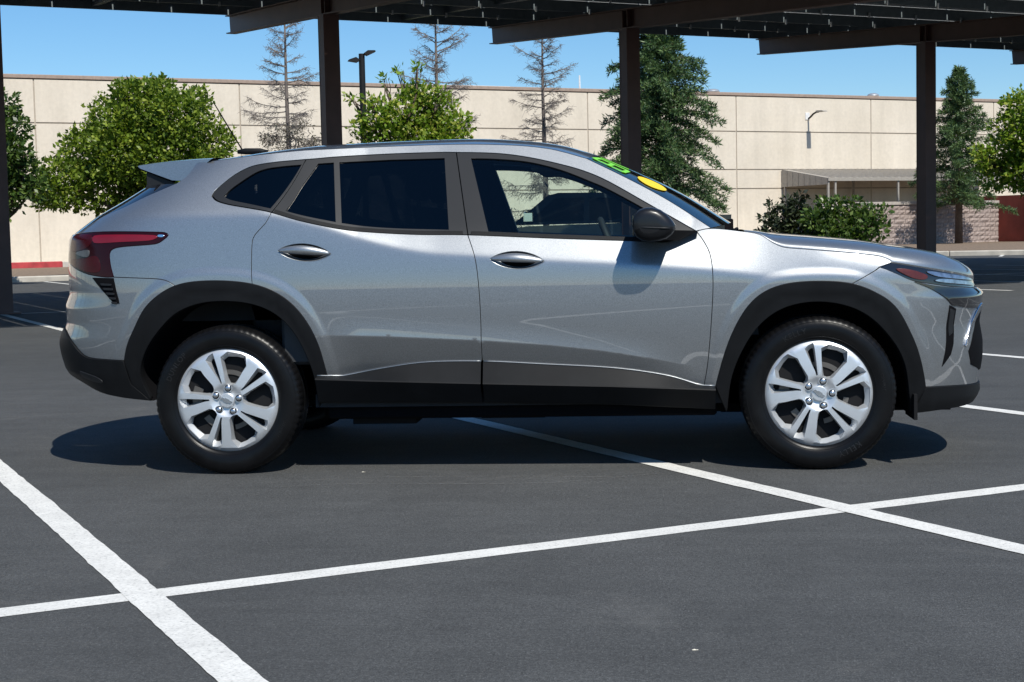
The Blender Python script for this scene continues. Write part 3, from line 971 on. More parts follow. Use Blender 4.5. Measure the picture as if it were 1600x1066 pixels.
LREF_F, LREF_R = 1.30, 1.32
FLARE = None
def Vp(x, z):
    zm = .82
    zz = np.minimum(z, 1.0)
    w = .905 - .5 * .55 * (zz - zm) ** 2 - .10 * np.maximum(z - 1.0, 0)
    c = zcrease(x); b = np.maximum(1.085, c)
    w = w - np.interp(x, [.80, 1.35, 1.9], [.40, .20, .12]) * sp(z - c, .007) - .20 * sp(z - b, .025)
    zl = np.interp(x, [-1.0, -.61, -.16, .15, .38, .61, .9], [.645, .632, .606, .580, .552, .512, .45])
    fade = np.interp(x, [-.98, -.72, .55, .82], [0, 1, 1, 0])
    dl = z - zl
    w = w + fade * (.0085 * np.clip(1 - dl / .10, 0, 1) ** 2 * (dl > 0) + np.where(dl <= 0, .0085 - .26 * (sp(-dl, .003) - .00208), 0) - 0)
    if FLARE is not None:
        gx, gz, D = FLARE
        fx = np.clip((x - gx[0]) / (gx[1] - gx[0]), 0, len(gx) - 1.001); fz = np.clip((z - gz[0]) / (gz[1] - gz[0]), 0, len(gz) - 1.001)
        ix = fx.astype(int); iz = fz.astype(int); ax = fx - ix; az = fz - iz
        d = D[ix, iz] * (1 - ax) * (1 - az) + D[ix + 1, iz] * ax * (1 - az) + D[ix, iz + 1] * (1 - ax) * az + D[ix + 1, iz + 1] * ax * az
        t = np.clip((.068 - d) / .045, 0, 1); w = w + .0055 * t * t * (3 - 2 * t)
    return w
def _tab(L):
    t = 1 - (1 - np.linspace(0, 1, 3001)) ** 3
    x = L * t; y = .9 * np.sqrt(np.maximum(0, 1 - t ** 6))
    return t, np.concatenate([[0], np.cumsum(np.hypot(np.diff(x), np.diff(y)))])
TF, SF = _tab(LREF_F); TR, SR = _tab(LREF_R)
SMAX = X0F + SF[-1]; SMIN = X0R - SR[-1]
def P(s, z, d=0.0):
    s, z = np.broadcast_arrays(np.asarray(s, float), np.asarray(z, float))
    tf = np.interp(s - X0F, SF, TF); tr = np.interp(X0R - s, SR, TR)
    Lf = np.interp(z, _fz, _fx) - X0F; Lr = X0R - np.interp(z, _rz, _rx)
    kf = np.clip((z - .88) / .10, 0, 1); kf = kf * kf * (3 - 2 * kf); kr = np.clip((z - 1.06) / .12, 0, 1); kr = kr * kr * (3 - 2 * kr)
    Bf = LREF_F + (Lf - LREF_F) * kf; Br = LREF_R + (Lr - LREF_R) * kr
    x = np.where(s > X0F, X0F + (Bf + d * .9) * tf + (Lf - Bf) * tf ** 4, np.where(s < X0R, X0R - (Br + d * .9) * tr - (Lr - Br) * tr ** 4, s))
    c = np.sqrt(np.maximum(0, 1 - tf ** 6)) * np.sqrt(np.maximum(0, 1 - tr ** 6))
    W = (Vp(np.clip(x, -2.4, 2.4), z) + d) * c
    return np.stack([x, -W, z], -1)
def PN(s, z, d=0.0):
    h = .0015
    ds = P(s + h, z, d) - P(s - h, z, d); dz = P(s, z + h, d) - P(s, z - h, d)
    n = np.cross(ds, dz)
    return n / (np.linalg.norm(n, axis=-1, keepdims=True) + 1e-12)

# ------------------------------------------------------------------ outlines in (s, z)
def cr(pts, step=.02, closed=False):
    """Catmull-Rom through the points"""
    p = np.array(pts, float); n = len(p); out = []
    rngi = range(n) if closed else range(n - 1)
    for i in rngi:
        if closed:
            a, b, c, d = p[(i - 1) % n], p[i], p[(i + 1) % n], p[(i + 2) % n]
        else:
            b, c = p[i], p[i + 1]
            a = p[i - 1] if i > 0 else 2 * b - c
            d = p[i + 2] if i + 2 < n else 2 * c - b
        L = np.linalg.norm(c - b); k = max(1, int(math.ceil(L / step)))
        # centripetal-ish tangents limited by the segment
        for j in range(k):
            t = j / k
            m1 = (c - a) * .5; m2 = (d - b) * .5
            for m in (m1, m2):
                l = np.linalg.norm(m)
                if l > L * 1.3: m *= L * 1.3 / l
            h00 = 2 * t ** 3 - 3 * t ** 2 + 1; h10 = t ** 3 - 2 * t ** 2 + t; h01 = -2 * t ** 3 + 3 * t ** 2; h11 = t ** 3 - t ** 2
            out.append(h00 * b + h10 * m1 + h01 * c + h11 * m2)
    if not closed: out.append(p[-1])
    return [tuple(q) for q in out]
def ln(pts, step=.02):
    out = []
    for b, c in zip(pts[:-1], pts[1:]):
        b = np.array(b, float); c = np.array(c, float); k = max(1, int(math.ceil(np.linalg.norm(c - b) / step)))
        out += [tuple(b + (c - b) * j / k) for j in range(k)]
    out.append(tuple(pts[-1])); return out
def cut(curve, a=None, b=None, key=0):
    """part of a dense curve between parameter values (by index fraction of nearest point)"""
    c = np.array(curve)
    i = 0 if a is None else int(np.argmin(np.hypot(c[:, 0] - a[0], c[:, 1] - a[1])))
    j = len(c) - 1 if b is None else int(np.argmin(np.hypot(c[:, 0] - b[0], c[:, 1] - b[1])))
    if i <= j: return [tuple(q) for q in c[i:j + 1]]
    return [tuple(q) for q in c[j:i + 1][::-1]]
def rev(c): return list(c)[::-1]

ROOFRAIL = cr([(-1.988, 1.452), (-1.750, 1.464), (-1.470, 1.480), (-1.163, 1.494), (-0.928, 1.502), (-0.632, 1.511), (-0.291, 1.514), (-0.029, 1.503), (0.122, 1.485), (0.21, 1.464), (0.319, 1.430)])
APILLAR = cr([(0.319, 1.430), (0.479, 1.347), (0.63, 1.263), (0.746, 1.19), (0.882, 1.094)])
FRAMETOP = cr([(-1.537, 1.290), (-1.547, 1.312), (-1.540, 1.338), (-1.501, 1.392), (-1.417, 1.428), (-1.231, 1.445), (-0.992, 1.455), (-0.849, 1.465), (-0.628, 1.474), (-0.402, 1.477), (-0.295, 1.475), (-0.102, 1.465), (0.048, 1.442), (0.198, 1.405), (0.311, 1.369), (0.421, 1.318), (0.61, 1.205), (0.816, 1.081)])
BELT = cr([(-1.537, 1.290), (-1.485, 1.268), (-1.399, 1.249), (-1.250, 1.227), (-1.137, 1.207), (-0.967, 1.161), (-0.805, 1.125), (-0.674, 1.108), (-0.453, 1.092), (-0.218, 1.085), (0.202, 1.060), (0.543, 1.042), (0.677, 1.035), (0.76, 1.056), (0.816, 1.081)])
CPIL = (-0.992, 1.455); CPB = (-1.137, 1.207)
BPT = (-0.295, 1.475); BPB = (-0.218, 1.085)
DOORBACK = cr([(-1.137, 1.207), (-1.154, 1.161), (-1.182, 1.124), (-1.204, 1.092), (-1.211, 1.039), (-1.213, 0.937), (-1.210, 0.884)])
DOORMID = cr([(-0.218, 1.085), (-0.182, 0.978), (-0.167, 0.845), (-0.162, 0.7), (-0.163, 0.510)])
DOORFRONT = cr([(0.816, 1.081), (0.849, 1.033), (0.876, 0.968), (0.885, 0.855), (0.876, 0.683), (0.859, 0.493), (0.841, 0.384)])
HOODSEAM = cr([(0.816, 1.081), (0.882, 1.091), (1.050, 1.078), (1.191, 1.058), (1.247, 1.018), (1.290, 1.000), (1.400, 0.990), (1.529, 0.978), (1.651, 0.963), (1.720, 0.950), (1.720, 0.924)])
FENDBUMP = ln([(1.720, 0.924), (1.636, 0.904), (1.501, 0.835)])
LAMPTOP = cr([(1.720, 0.924), (1.877, 0.896), (2.073, 0.868), (2.301, 0.842), (2.541, 0.828), (SMAX, .824)])
LAMPBOT = cr([(1.636, 0.904), (1.711, 0.870), (1.774, 0.842), (1.884, 0.822), (2.020, 0.806), (2.315, 0.792), (SMAX, .784)])
ARCHFO = cr([(0.894, 0.380), (0.923, 0.494), (0.960, 0.605), (1.023, 0.725), (1.093, 0.797), (1.178, 0.834), (1.269, 0.846), (1.374, 0.847), (1.501, 0.835), (1.602, 0.792), (1.675, 0.742), (1.726, 0.670), (1.777, 0.570), (1.816, 0.448), (1.840, 0.358)])
ARCHFI = cr([(0.944, 0.262), (0.955, 0.390), (0.984, 0.487), (1.040, 0.600), (1.111, 0.685), (1.196, 0.737), (1.303, 0.759), (1.408, 0.755), (1.513, 0.725), (1.592, 0.675), (1.657, 0.606), (1.713, 0.525), (1.748, 0.421), (1.776, 0.235)])
ARCHRO = cr([(-1.834, 0.534), (-1.815, 0.605), (-1.768, 0.700), (-1.717, 0.787), (-1.648, 0.843), (-1.576, 0.881), (-1.493, 0.897), (-1.362, 0.900), (-1.210, 0.884), (-1.102, 0.844), (-1.028, 0.790), (-0.965, 0.710), (-0.913, 0.600), (-0.884, 0.448)])
ARCHRI = cr([(-1.742, 0.340), (-1.775, 0.455), (-1.725, 0.591), (-1.652, 0.685), (-1.584, 0.753), (-1.477, 0.797), (-1.363, 0.809), (-1.214, 0.794), (-1.103, 0.745), (-1.026, 0.665), (-0.976, 0.565), (-0.941, 0.445), (-0.934, 0.300)])
def smo(c, w=9, it=2):
    a = np.array(c); k = np.hanning(w + 2)[1:-1]; k /= k.sum()
    for _ in range(it):
        b = np.stack([np.convolve(np.pad(a[:, q], w // 2, mode='reflect', reflect_type='odd'), k, 'valid') for q in (0, 1)], 1)
        b[0] = a[0]; b[-1] = a[-1]; a = b
    return [tuple(q) for q in a]
ARCHFO = smo(ARCHFO); ARCHFI = smo(ARCHFI); ARCHRO = smo(ARCHRO); ARCHRI = smo(ARCHRI)
def _flare():
    gx = np.linspace(-2.2, 2.2, 441); gz = np.linspace(.2, 1.2, 101)
    XX, ZZ = np.meshgrid(gx, gz, indexing='ij'); pts = np.stack([XX.ravel(), ZZ.ravel()], 1)
    D = np.full(len(pts), 9.0)
    for arc in (ARCHFO, ARCHRO):
        q = P(np.array(arc)[:, 0], np.array(arc)[:, 1])[:, [0, 2]]
        ext = np.concatenate([[q[0] + (0, -.5)], q, [q[-1] + (0, -.5)]])
        for a_, b_ in zip(ext[:-1], ext[1:]):
            ab = b_ - a_; t = np.clip(((pts - a_) @ ab) / (ab @ ab + 1e-12), 0, 1); r = a_ + t[:, None] * ab
            D = np.minimum(D, np.hypot(pts[:, 0] - r[:, 0], pts[:, 1] - r[:, 1]))
    return gx, gz, D.reshape(441, 101)
FLARE = _flare()
ROCKTOP = cr([(-0.884, 0.448), (-0.819, 0.449), (-0.614, 0.485), (-0.42, 0.509), (-0.163, 0.510), (0.12, 0.493), (0.436, 0.471), (0.669, 0.435), (0.800, 0.395), (0.841, 0.384), (0.894, 0.380)])
TAILTOP = cr([(-2.243, 1.130), (-2.091, 1.134), (-1.898, 1.135), (-1.638, 1.126), (-1.610, 1.113), (-1.627, 1.094), (-1.666, 1.074), (-1.830, 1.064), (-1.884, 1.055), (-1.904, 1.033), (-1.899, 0.980), (-1.882, 0.924)])
TAILBOT = cr([(-1.882, 0.924), (-1.938, 0.925), (-2.036, 0.937), (-2.161, 0.963), (-2.265, 0.985), (-2.353, 0.995)])
BUMPSEAM = cr([(-1.882, 0.924), (-1.662, 0.913), (-1.609, 0.902), (-1.576, 0.881)])
LOWFRONT = cr([(1.840, 0.358), (2.013, 0.353), (2.467, 0.333), (SMAX, .330)])
LOWREAR = cr([(-1.834, 0.534), (-2.016, 0.543), (-2.078, 0.560), (-2.156, 0.612), (-2.256, 0.655), (-2.370, 0.672), (-2.508, 0.675), (SMIN, .675)])
SPSEAM = cr([(-1.988, 1.452), (-1.917, 1.412), (-1.880, 1.380), (-1.887, 1.356)])
DEDGE = cr([(-1.887, 1.356), (-2.006, 1.296), (-2.076, 1.242), (-2.184, 1.193), (-2.243, 1.130)])
FBOT = cr([(1.776, 0.235), (1.963, 0.243), (2.239, 0.245), (SMAX, .243)])
RBOT = cr([(-1.742, 0.340), (-2.025, 0.371), (-2.205, 0.424), (-2.299, 0.440), (-2.504, 0.450), (SMIN, .45)])

def dedupe(pts, eps=.0015):
    o = []
    for p in pts:
        if not o or math.hypot(p[0] - o[-1][0], p[1] - o[-1][1]) > eps: o.append((float(p[0]), float(p[1])))
    if math.hypot(o[0][0] - o[-1][0], o[0][1] - o[-1][1]) < eps: o.pop()
    return o
def area(pts):
    a = np.array(pts); x, y = a[:, 0], a[:, 1]
    return .5 * np.sum(x * np.roll(y, -1) - np.roll(x, -1) * y)
def offset(pts, g, fix=None):
    """move a CCW loop inwards by g"""
    p = np.array(pts); nx = np.roll(p, -1, 0) - p; nx /= np.linalg.norm(nx, axis=1)[:, None]
    pv = np.roll(nx, 1, 0)
    n1 = np.stack([-nx[:, 1], nx[:, 0]], 1); n0 = np.stack([-pv[:, 1], pv[:, 0]], 1)
    m = n1 + n0; l = np.linalg.norm(m, axis=1); m = m / np.maximum(l, .4)[:, None]
    k = 1 / np.maximum((m * n1).sum(1), .5)
    gg = np.full(len(p), g)
    if fix is not None: gg[fix(p)] = 0
    return p + m * (gg * k)[:, None]
def inside(pts, poly):
    x, y = pts[:, 0], pts[:, 1]; px, py = poly[:, 0], poly[:, 1]
    r = np.zeros(len(pts), bool); j = len(poly) - 1
    for i in range(len(poly)):
        c = ((py[i] > y) != (py[j] > y))
        with np.errstate(divide='ignore', invalid='ignore'):
            xi = (px[j] - px[i]) * (y - py[i]) / (py[j] - py[i]) + px[i]
        r ^= c & (x < xi); j = i
    return r
def seg_dist(pts, poly):
    d = np.full(len(pts), 9.0)
    a = poly; b = np.roll(poly, -1, 0)
    for i in range(len(a)):
        ab = b[i] - a[i]; t = np.clip(((pts - a[i]) @ ab) / (ab @ ab + 1e-12), 0, 1)
        q = a[i] + t[:, None] * ab
        d = np.minimum(d, np.hypot(pts[:, 0] - q[:, 0], pts[:, 1] - q[:, 1]))
    return d

CACHE = {}
def tri2d(outer, holes, res, extra=None):
    loops = [outer] + holes
    verts = []; edges = []
    for l in loops:
        o = len(verts); verts += [tuple(q) for q in l]; m = len(l)
        edges += [(o + i, o + (i + 1) % m) for i in range(m)]
    lo = outer.min(0); hi = outer.max(0)
    gx = np.arange(lo[0] + res * .5, hi[0], res); gy = np.arange(lo[1] + res * .5, hi[1], res)
    G = np.array([(x + (res * .5 if j % 2 else 0), y) for j, y in enumerate(gy) for x in gx])
    if extra is not None:
        dmin = np.array([np.min(np.hypot(extra[:, 0] - g[0], extra[:, 1] - g[1])) for g in G]) if len(G) else np.zeros(0)
        G = np.concatenate([G[dmin > res * .45], extra]) if len(G) else extra
    if len(G):
        ok = inside(G, outer)
        for h in holes: ok &= ~inside(G, h)
        G = G[ok]
        if len(G):
            ok = np.ones(len(G), bool)
            for l in loops: ok &= seg_dist(G, l) > min(res * .38, .006)
            G = G[ok]
    verts += [tuple(q) for q in G]
    r = geometry.delaunay_2d_cdt([Vector(v) for v in verts], edges, [], 0, 1e-6)
    VV = np.array([tuple(v) for v in r[0]]); T = np.array([f for f in r[2] if len(f) == 3])
    cen = VV[T].mean(1)
    ok = inside(cen, outer)
    for h in holes: ok &= ~inside(cen, h)
    T = T[ok]
    a, b, c = VV[T[:, 0]], VV[T[:, 1]], VV[T[:, 2]]
    sg = (b[:, 0] - a[:, 0]) * (c[:, 1] - a[:, 1]) - (c[:, 0] - a[:, 0]) * (b[:, 1] - a[:, 1])
    T[sg < 0] = T[sg < 0][:, ::-1]
    return VV, T[np.abs(sg) > 1e-10]

def panel(name, outer, mat, parent, side=-1, holes=(), d=0.0, gap=.0025, flange=.016, res=.024, fix=None, crease=False, bev=.0012, dfun=None, arcs=False):
    """one body panel lying on the body surface; side -1 near, +1 far"""
    out = dedupe(outer)
    if area(out) < 0: out = out[::-1]
    O = offset(out, gap, fix)
    H = []
    for h in holes:
        h = dedupe(h)
        if area(h) < 0: h = h[::-1]
        H.append(offset(h, -gap * .3))
    ex = None
    if crease:
        ss = np.arange(-1.2, 1.5, .022); zz = zcrease(ss)
        ex = np.concatenate([np.stack([ss, zz + k], 1) for k in (-.020, -.007, .006, .019)])
        sl_ = np.arange(-.95, .85, .022); zl_ = np.interp(sl_, [-1.0, -.61, -.16, .15, .38, .61, .9], [.645, .632, .606, .580, .552, .512, .45])
        ex = np.concatenate([ex] + [np.stack([sl_, zl_ + k], 1) for k in (-.014, -.004, .003, .012)])
    if arcs:
        pts = []
        for arc in (ARCHFO, ARCHRO):
            q = np.array(arc); tg = np.roll(q, -1, 0) - np.roll(q, 1, 0); tg[0] = q[1] - q[0]; tg[-1] = q[-1] - q[-2]
            nn_ = np.stack([-tg[:, 1], tg[:, 0]], 1); nn_ /= np.linalg.norm(nn_, axis=1)[:, None]
            for dd_ in (.012, .023, .034, .045, .057, .068, .080): pts.append(q + nn_ * dd_)
        pts = np.concatenate(pts); ex = pts if ex is None else np.concatenate([ex, pts])
    VV, T = tri2d(O, H, res, ex)
    dd = d if dfun is None else d + dfun(VV[:, 0], VV[:, 1])
    V3 = P(VV[:, 0], VV[:, 1], dd); N3 = PN(VV[:, 0], VV[:, 1], d)
    V = [V3]; N = [N3]; F = [tuple(t) for t in T]; cnt = len(V3)
    for li, l in enumerate([O] + H):
        m = len(l); c2 = np.array(l)
        nx = np.roll(c2, -1, 0) - np.roll(c2, 1, 0); nx /= np.linalg.norm(nx, axis=1)[:, None] + 1e-12
        outw = np.stack([nx[:, 1], -nx[:, 0]], 1) * (1 if li == 0 else -1)
        dl = d if dfun is None else d + dfun(c2[:, 0], c2[:, 1])
        p0 = P(c2[:, 0], c2[:, 1], dl); n0 = PN(c2[:, 0], c2[:, 1], d)
        q = c2 + outw * .002
        p1 = P(q[:, 0], q[:, 1], dl); ow = p1 - p0; ow /= np.linalg.norm(ow, axis=1)[:, None] + 1e-12
        r0 = p0; r1 = p0 + ow * bev - n0 * bev; r2 = p0 + ow * bev - n0 * flange
        V += [r0, r1, r2]; nm = ow * .9 + n0 * .25; nm /= np.linalg.norm(nm, axis=1)[:, None]
        N += [n0, nm, ow]
        for i in range(m):
            j = (i + 1) % m
            for k in range(2):
                a, b, c, e = cnt + k * m + i, cnt + k * m + j, cnt + (k + 1) * m + j, cnt + (k + 1) * m + i
                F.append((a, e, c, b) if li == 0 else (a, b, c, e))
        cnt += 3 * m
    V = np.concatenate(V); N = np.concatenate(N)
    if side > 0:
        V = V * np.array([1, -1, 1]); N = N * np.array([1, -1, 1]); F = [f[::-1] for f in F]
    me = mesh_np(name, V, F, N)
    return link(name, me, mat, parent)

car = empty('silver_hatchback', (0, 0, 0))
tag(car, 'silver compact crossover car with black cladding parked across the stall lines', 'car')

def at_centre_f(p): return p[:, 0] > SMAX - .01
def at_centre_r(p): return p[:, 0] < SMIN + .01

FG = cr([(-0.224, 1.444), (-0.101, 1.438), (0.049, 1.420), (0.198, 1.379), (0.347, 1.317), (0.421, 1.282), (0.588, 1.186), (0.700, 1.110)], .03) + ln([(0.700, 1.110), (.668, 1.054)], .03) + cr([(.668, 1.054), (0.529, 1.061), (0.13, 1.083), (-0.125, 1.099)], .04) + ln([(-0.125, 1.099), (-0.224, 1.444)], .04)
FX = ln([(-0.935, 1.434), (-0.864, 1.437), (-0.825, 1.157)], .03) + cr([(-0.825, 1.157), (-.95, 1.184), (-1.064, 1.213)], .03) + ln([(-1.064, 1.213), (-0.935, 1.434)], .03)
RG = ln([(-0.838, 1.438), (-0.6, 1.446), (-0.349, 1.448), (-0.307, 1.111)], .04) + cr([(-0.307, 1.111), (-0.543, 1.122), (-0.69, 1.135), (-0.797, 1.152)], .04) + ln([(-0.797, 1.152), (-0.838, 1.438)], .04)
QG = cr([(-1.465, 1.288), (-1.458, 1.310), (-1.443, 1.332), (-1.372, 1.389), (-1.295, 1.413), (-1.166, 1.424), (-1.019, 1.430)], .02) + ln([(-1.019, 1.430), (-1.149, 1.226)], .03) + cr([(-1.149, 1.226), (-1.263, 1.247), (-1.403, 1.270), (-1.465, 1.288)], .02)

HRIM = []
for k in range(40):
    a_ = 2 * math.pi * k / 40
    u_ = .121 * math.copysign(abs(math.cos(a_)) ** .9, math.cos(a_))
    HRIM.append((u_, math.copysign(.0400 * (1 - (u_ / .1215) ** 2) ** .8, math.sin(a_)) if abs(math.sin(a_)) > 1e-6 else 0.0))
def handle_hole(sc, zc_, tilt): return [(sc + u, zc_ + v + tilt * u) for u, v in HRIM]
HF = (.009, .967, -.055); HRR = (-.966, 1.021, -.075)
def handle(parent, side, sc, zc_, tilt, mirror=1):
    """scooped recess with a bowed grip"""
    def put(u, v):   # local handle coords -> (s,z)
        return (sc + u, zc_ + v + tilt * u)
    rim = HRIM
    # recess: rings going inwards
    V = []; N = 40; F = []
    for f, dep in ((1.03, .0005), (.97, -.001), (.90, -.012), (.70, -.030), (.0, -.036)):
        for (u, v) in rim:
            s_, z_ = put(u * f, v * f); V.append(P(s_, z_, dep + .001))
    for r in range(4):
        for i in range(N):
            j = (i + 1) % N; F.append((r * N + i, r * N + j, (r + 1) * N + j, (r + 1) * N + i))
    V = np.array(V) * np.array([1, side * -1, 1])
    if side > 0: F = [f[::-1] for f in F]
    h = link('door_handle', mesh_np('door_handle', V, [f[::-1] for f in F]), 'silver_paint', parent)
    # grip: bowed bar over the upper half of the scoop
    G = []; F = []; nu, nv = 25, 8
    for i in range(nu):
        t = i / (nu - 1); u = -.118 + .236 * t; bow = math.sin(math.pi * t)
        hh = .004 + .0165 * bow ** .7; cz_ = .009 * bow + .002
        for k in range(nv):
            a = 2 * math.pi * k / nv
            s_, z_ = put(u, cz_ + hh * math.cos(a)); dep = .004 + .013 * bow + (.010 * bow + .002) * math.sin(a)
            G.append(P(s_, z_, dep))
    for i in range(nu - 1):
        for k in range(nv):
            k2 = (k + 1) % nv; F.append((i * nv + k, (i + 1) * nv + k, (i + 1) * nv + k2, i * nv + k2))
    F += [tuple(range(nv)), tuple(range((nu - 1) * nv + nv - 1, (nu - 1) * nv - 1, -1))]
    G = np.array(G) * np.array([1, side * -1, 1])
    if side > 0: F = [f[::-1] for f in F]
    link('handle_grip', mesh_np('handle_grip', G, F), 'silver_paint', parent)

def rocker(parent, side, s0, s1, name='cladding'):
    """door cladding: upper facet facing up, lower facet near vertical"""
    ss = np.linspace(s0 + .002, s1 - .002, 40)
    rt = np.array(ROCKTOP); o = np.argsort(rt[:, 0])
    zt = np.interp(ss, rt[o, 0], rt[o, 1]) - .003
    zm = np.interp(ss, [-.941, -.664, -.156, .434, .895], [.440, .428, .410, .390, .368])
    zt = np.maximum(zt, zm + .012)
    zb = np.interp(ss, [-.93, -.181, .432, .944], [.326, .316, .300, .271])
    rows = []
    wt = -P(ss, zt)[:, 1]
    for (w, z) in ((wt - .02, zt + .002), (wt + .006, zt), (wt + .014, zt - .003), (np.full_like(ss, .910), zm + .004), (np.full_like(ss, .913), zm - .002), (np.full_like(ss, .850), zb + .004), (np.full_like(ss, .845), zb), (np.full_like(ss, .80), zb - .004)):
        rows.append(np.stack([ss, side * w, z], 1))
    V = []; F = []; m = len(ss); cnt = 0
    for r in range(len(rows) - 1):
        V += [rows[r], rows[r + 1]]
        for i in range(m - 1):
            f = (cnt + i, cnt + m + i, cnt + m + i + 1, cnt + i + 1)
            F.append(f if side < 0 else f[::-1])
        cnt += 2 * m
    lip = MB(); lip.tube([(a_, side * (b_ + .004), c_ + .002) for a_, b_, c_ in zip(ss, wt, zt)], .0030, 6)
    lip.build('highlight_lip', 'silver_paint', parent, smooth=True)  # thin silver lip added to draw the bright highlight along the cladding top
    return link(name, mesh_np(name, np.concatenate(V), F, smooth=True), 'black_plastic', parent)

for side in (-1, 1):
    # --- doors
    fd = panel('front_door', cut(BELT, BPB, None) + DOORFRONT + rev(cut(ROCKTOP, (-.163, .510), (.841, .384))) + rev(DOORMID), 'silver_paint', car, side, crease=True, arcs=True, holes=[handle_hole(*HF)])
    panel('window_frame', cut(FRAMETOP, BPT, None) + rev(cut(BELT, BPB, None)) + ln([BPB, BPT], .03), 'frame_black', fd, side, holes=[FG], d=-.003, gap=.003, flange=.022, res=.03)
    panel('window_glass', FG, 'glass_clear', fd, side, d=-.012, gap=-.004, flange=.004, res=.05)
    handle(fd, side, *HF)
    rocker(fd, side, -.160, .893)
    rd = panel('rear_door', cut(BELT, CPB, BPB) + DOORMID + rev(cut(ROCKTOP, (-.884, .448), (-.163, .510))) + rev(cut(ARCHRO, (-1.210, 0.884), (-.884, .448))) + rev(DOORBACK), 'silver_paint', car, side, crease=True, arcs=True, holes=[handle_hole(*HRR)])
    panel('window_frame', cut(FRAMETOP, CPIL, BPT) + ln([BPT, BPB], .03) + rev(cut(BELT, CPB, BPB)) + ln([CPB, CPIL], .03), 'frame_black', rd, side, holes=[FX, RG], d=-.003, gap=.003, flange=.022, res=.03)
    panel('window_glass', RG, 'glass_privacy', rd, side, d=-.012, gap=-.004, flange=.004, res=.05)
    panel('fixed_glass', FX, 'glass_privacy', rd, side, d=-.012, gap=-.004, flange=.004, res=.05)
    handle(rd, side, *HRR)
    rocker(rd, side, -.932, -.166)
    for prt, c in ((fd, cut(BELT, BPB, (.66, 1.037))), (rd, cut(BELT, CPB, BPB))):
        c = np.array(c[1:-1]); lo = c + np.array([0, .002]); hi = c + np.array([0, .017])
        panel('belt_moulding', [tuple(q) for q in lo] + [tuple(q) for q in hi[::-1]], 'black_plastic', prt, side, d=.004, gap=.0, flange=.012, res=.02, bev=.002)
    # --- quarter panel with roof rail and A pillar in one pressing
    qp = panel('quarter_panel', ROOFRAIL + APILLAR + ln([(0.882, 1.094), (0.816, 1.081)], .03) + rev(FRAMETOP) + cut(BELT, None, CPB) + DOORBACK + rev(cut(ARCHRO, (-1.576, 0.881), (-1.210, 0.884))) + rev(BUMPSEAM) + rev(TAILTOP) + rev(DEDGE) + rev(SPSEAM), 'silver_paint', car, side, arcs=True)
    qf = panel('quarter_window_frame', cut(FRAMETOP, None, CPIL) + ln([CPIL, CPB], .03) + rev(cut(BELT, None, CPB)), 'frame_black', qp, side, holes=[QG], d=-.003, gap=.003, flange=.022, res=.03)
    panel('quarter_glass', QG, 'glass_privacy', qp, side, d=-.012, gap=-.004, flange=.004, res=.05)
    # --- front fender
    ff = panel('front_fender', HOODSEAM + FENDBUMP + rev(cut(ARCHFO, None, (1.501, 0.835))) + rev(DOORFRONT), 'silver_paint', car, side, crease=True, arcs=True)
    # --- wheel arch cladding
    for nm, o_, i_ in (('front_arch_cladding', ARCHFO, ARCHFI), ('rear_arch_cladding', ARCHRO, ARCHRI)):
        panel(nm, o_ + rev(i_) + ([(-1.819, 0.420)] if 'rear' in nm else []), 'black_plastic', car, side, d=.004, gap=.001, flange=.03, res=.03, bev=.004)
    # --- lamps
    hl = panel('headlight', LAMPTOP[:LAMPTOP.index(min(LAMPTOP, key=lambda q: abs(q[0] - 2.36)))] + [(2.371, 0.832), (2.390, 0.812), (2.351, 0.796)] + rev(cut(LAMPBOT, None, (2.315, 0.792))) + ln([(1.636, 0.904), (1.720, 0.924)], .03), 'gloss_black', car, side, d=-.006, gap=.002, res=.02)
    panel('turn_signal', cr([(1.711, 0.893), (1.780, 0.889), (1.858, 0.862), (1.842, 0.845), (1.778, 0.854)], .01, True), 'lamp_amber', hl, side, d=.0, gap=0, flange=.004, res=.012)
    panel('lamp_reflector', cr([(1.868, 0.880), (2.022, 0.862), (2.233, 0.838), (2.316, 0.826), (2.184, 0.832), (2.001, 0.846), (1.904, 0.860)], .015, True), 'lamp_clear', hl, side, d=.0, gap=0, flange=.004, res=.015)
    panel('light_strip', cr([(1.898, 0.838), (1.942, 0.843), (2.043, 0.836), (2.288, 0.812), (2.320, 0.804), (2.229, 0.806), (2.036, 0.820), (1.934, 0.830)], .015, True), 'lamp_clear', hl, side, d=.001, gap=0, flange=.004, res=.015)
    tl = panel('tail_light', TAILTOP + TAILBOT + ln([(-2.353, 0.995), (-2.291, 1.060), (-2.243, 1.130)], .02), 'lamp_dark_red', car, side, d=.001, gap=.002, res=.02)
    panel('light_bar', cr([(-2.012, 1.118), (-1.842, 1.120), (-1.684, 1.114), (-1.658, 1.106), (-1.692, 1.092), (-1.841, 1.087), (-2.001, 1.086)], .015, True), 'lamp_red_bright', tl, side, d=.003, gap=0, flange=.004, res=.015)
    panel('upper_lens', cr([(-2.232, 1.118), (-2.041, 1.122), (-2.026, 1.085), (-2.091, 1.055), (-2.231, 1.050)], .015, True), 'lamp_red', tl, side, d=.002, gap=0, flange=.004, res=.015)
    panel('lower_lens', cr([(-2.243, 1.005), (-2.093, 1.010), (-1.983, 1.020), (-1.963, 0.955), (-2.053, 0.950), (-2.213, 0.985)], .015, True), 'lamp_red', tl, side, d=.002, gap=0, flange=.004, res=.015)
    panel('reverse_lamp', cr([(-2.162, 1.038), (-2.071, 1.050), (-2.036, 1.048), (-2.042, 1.022), (-2.092, 1.022)], .01, True), 'lamp_smoke', tl, side, d=.003, gap=0, flange=.004, res=.012)
    panel('chrome_tip', cr([(-1.656, 1.116), (-1.628, 1.114), (-1.633, 1.106), (-1.657, 1.108)], .008, True), 'chrome', tl, side, d=.003, gap=0, flange=.004, res=.008)

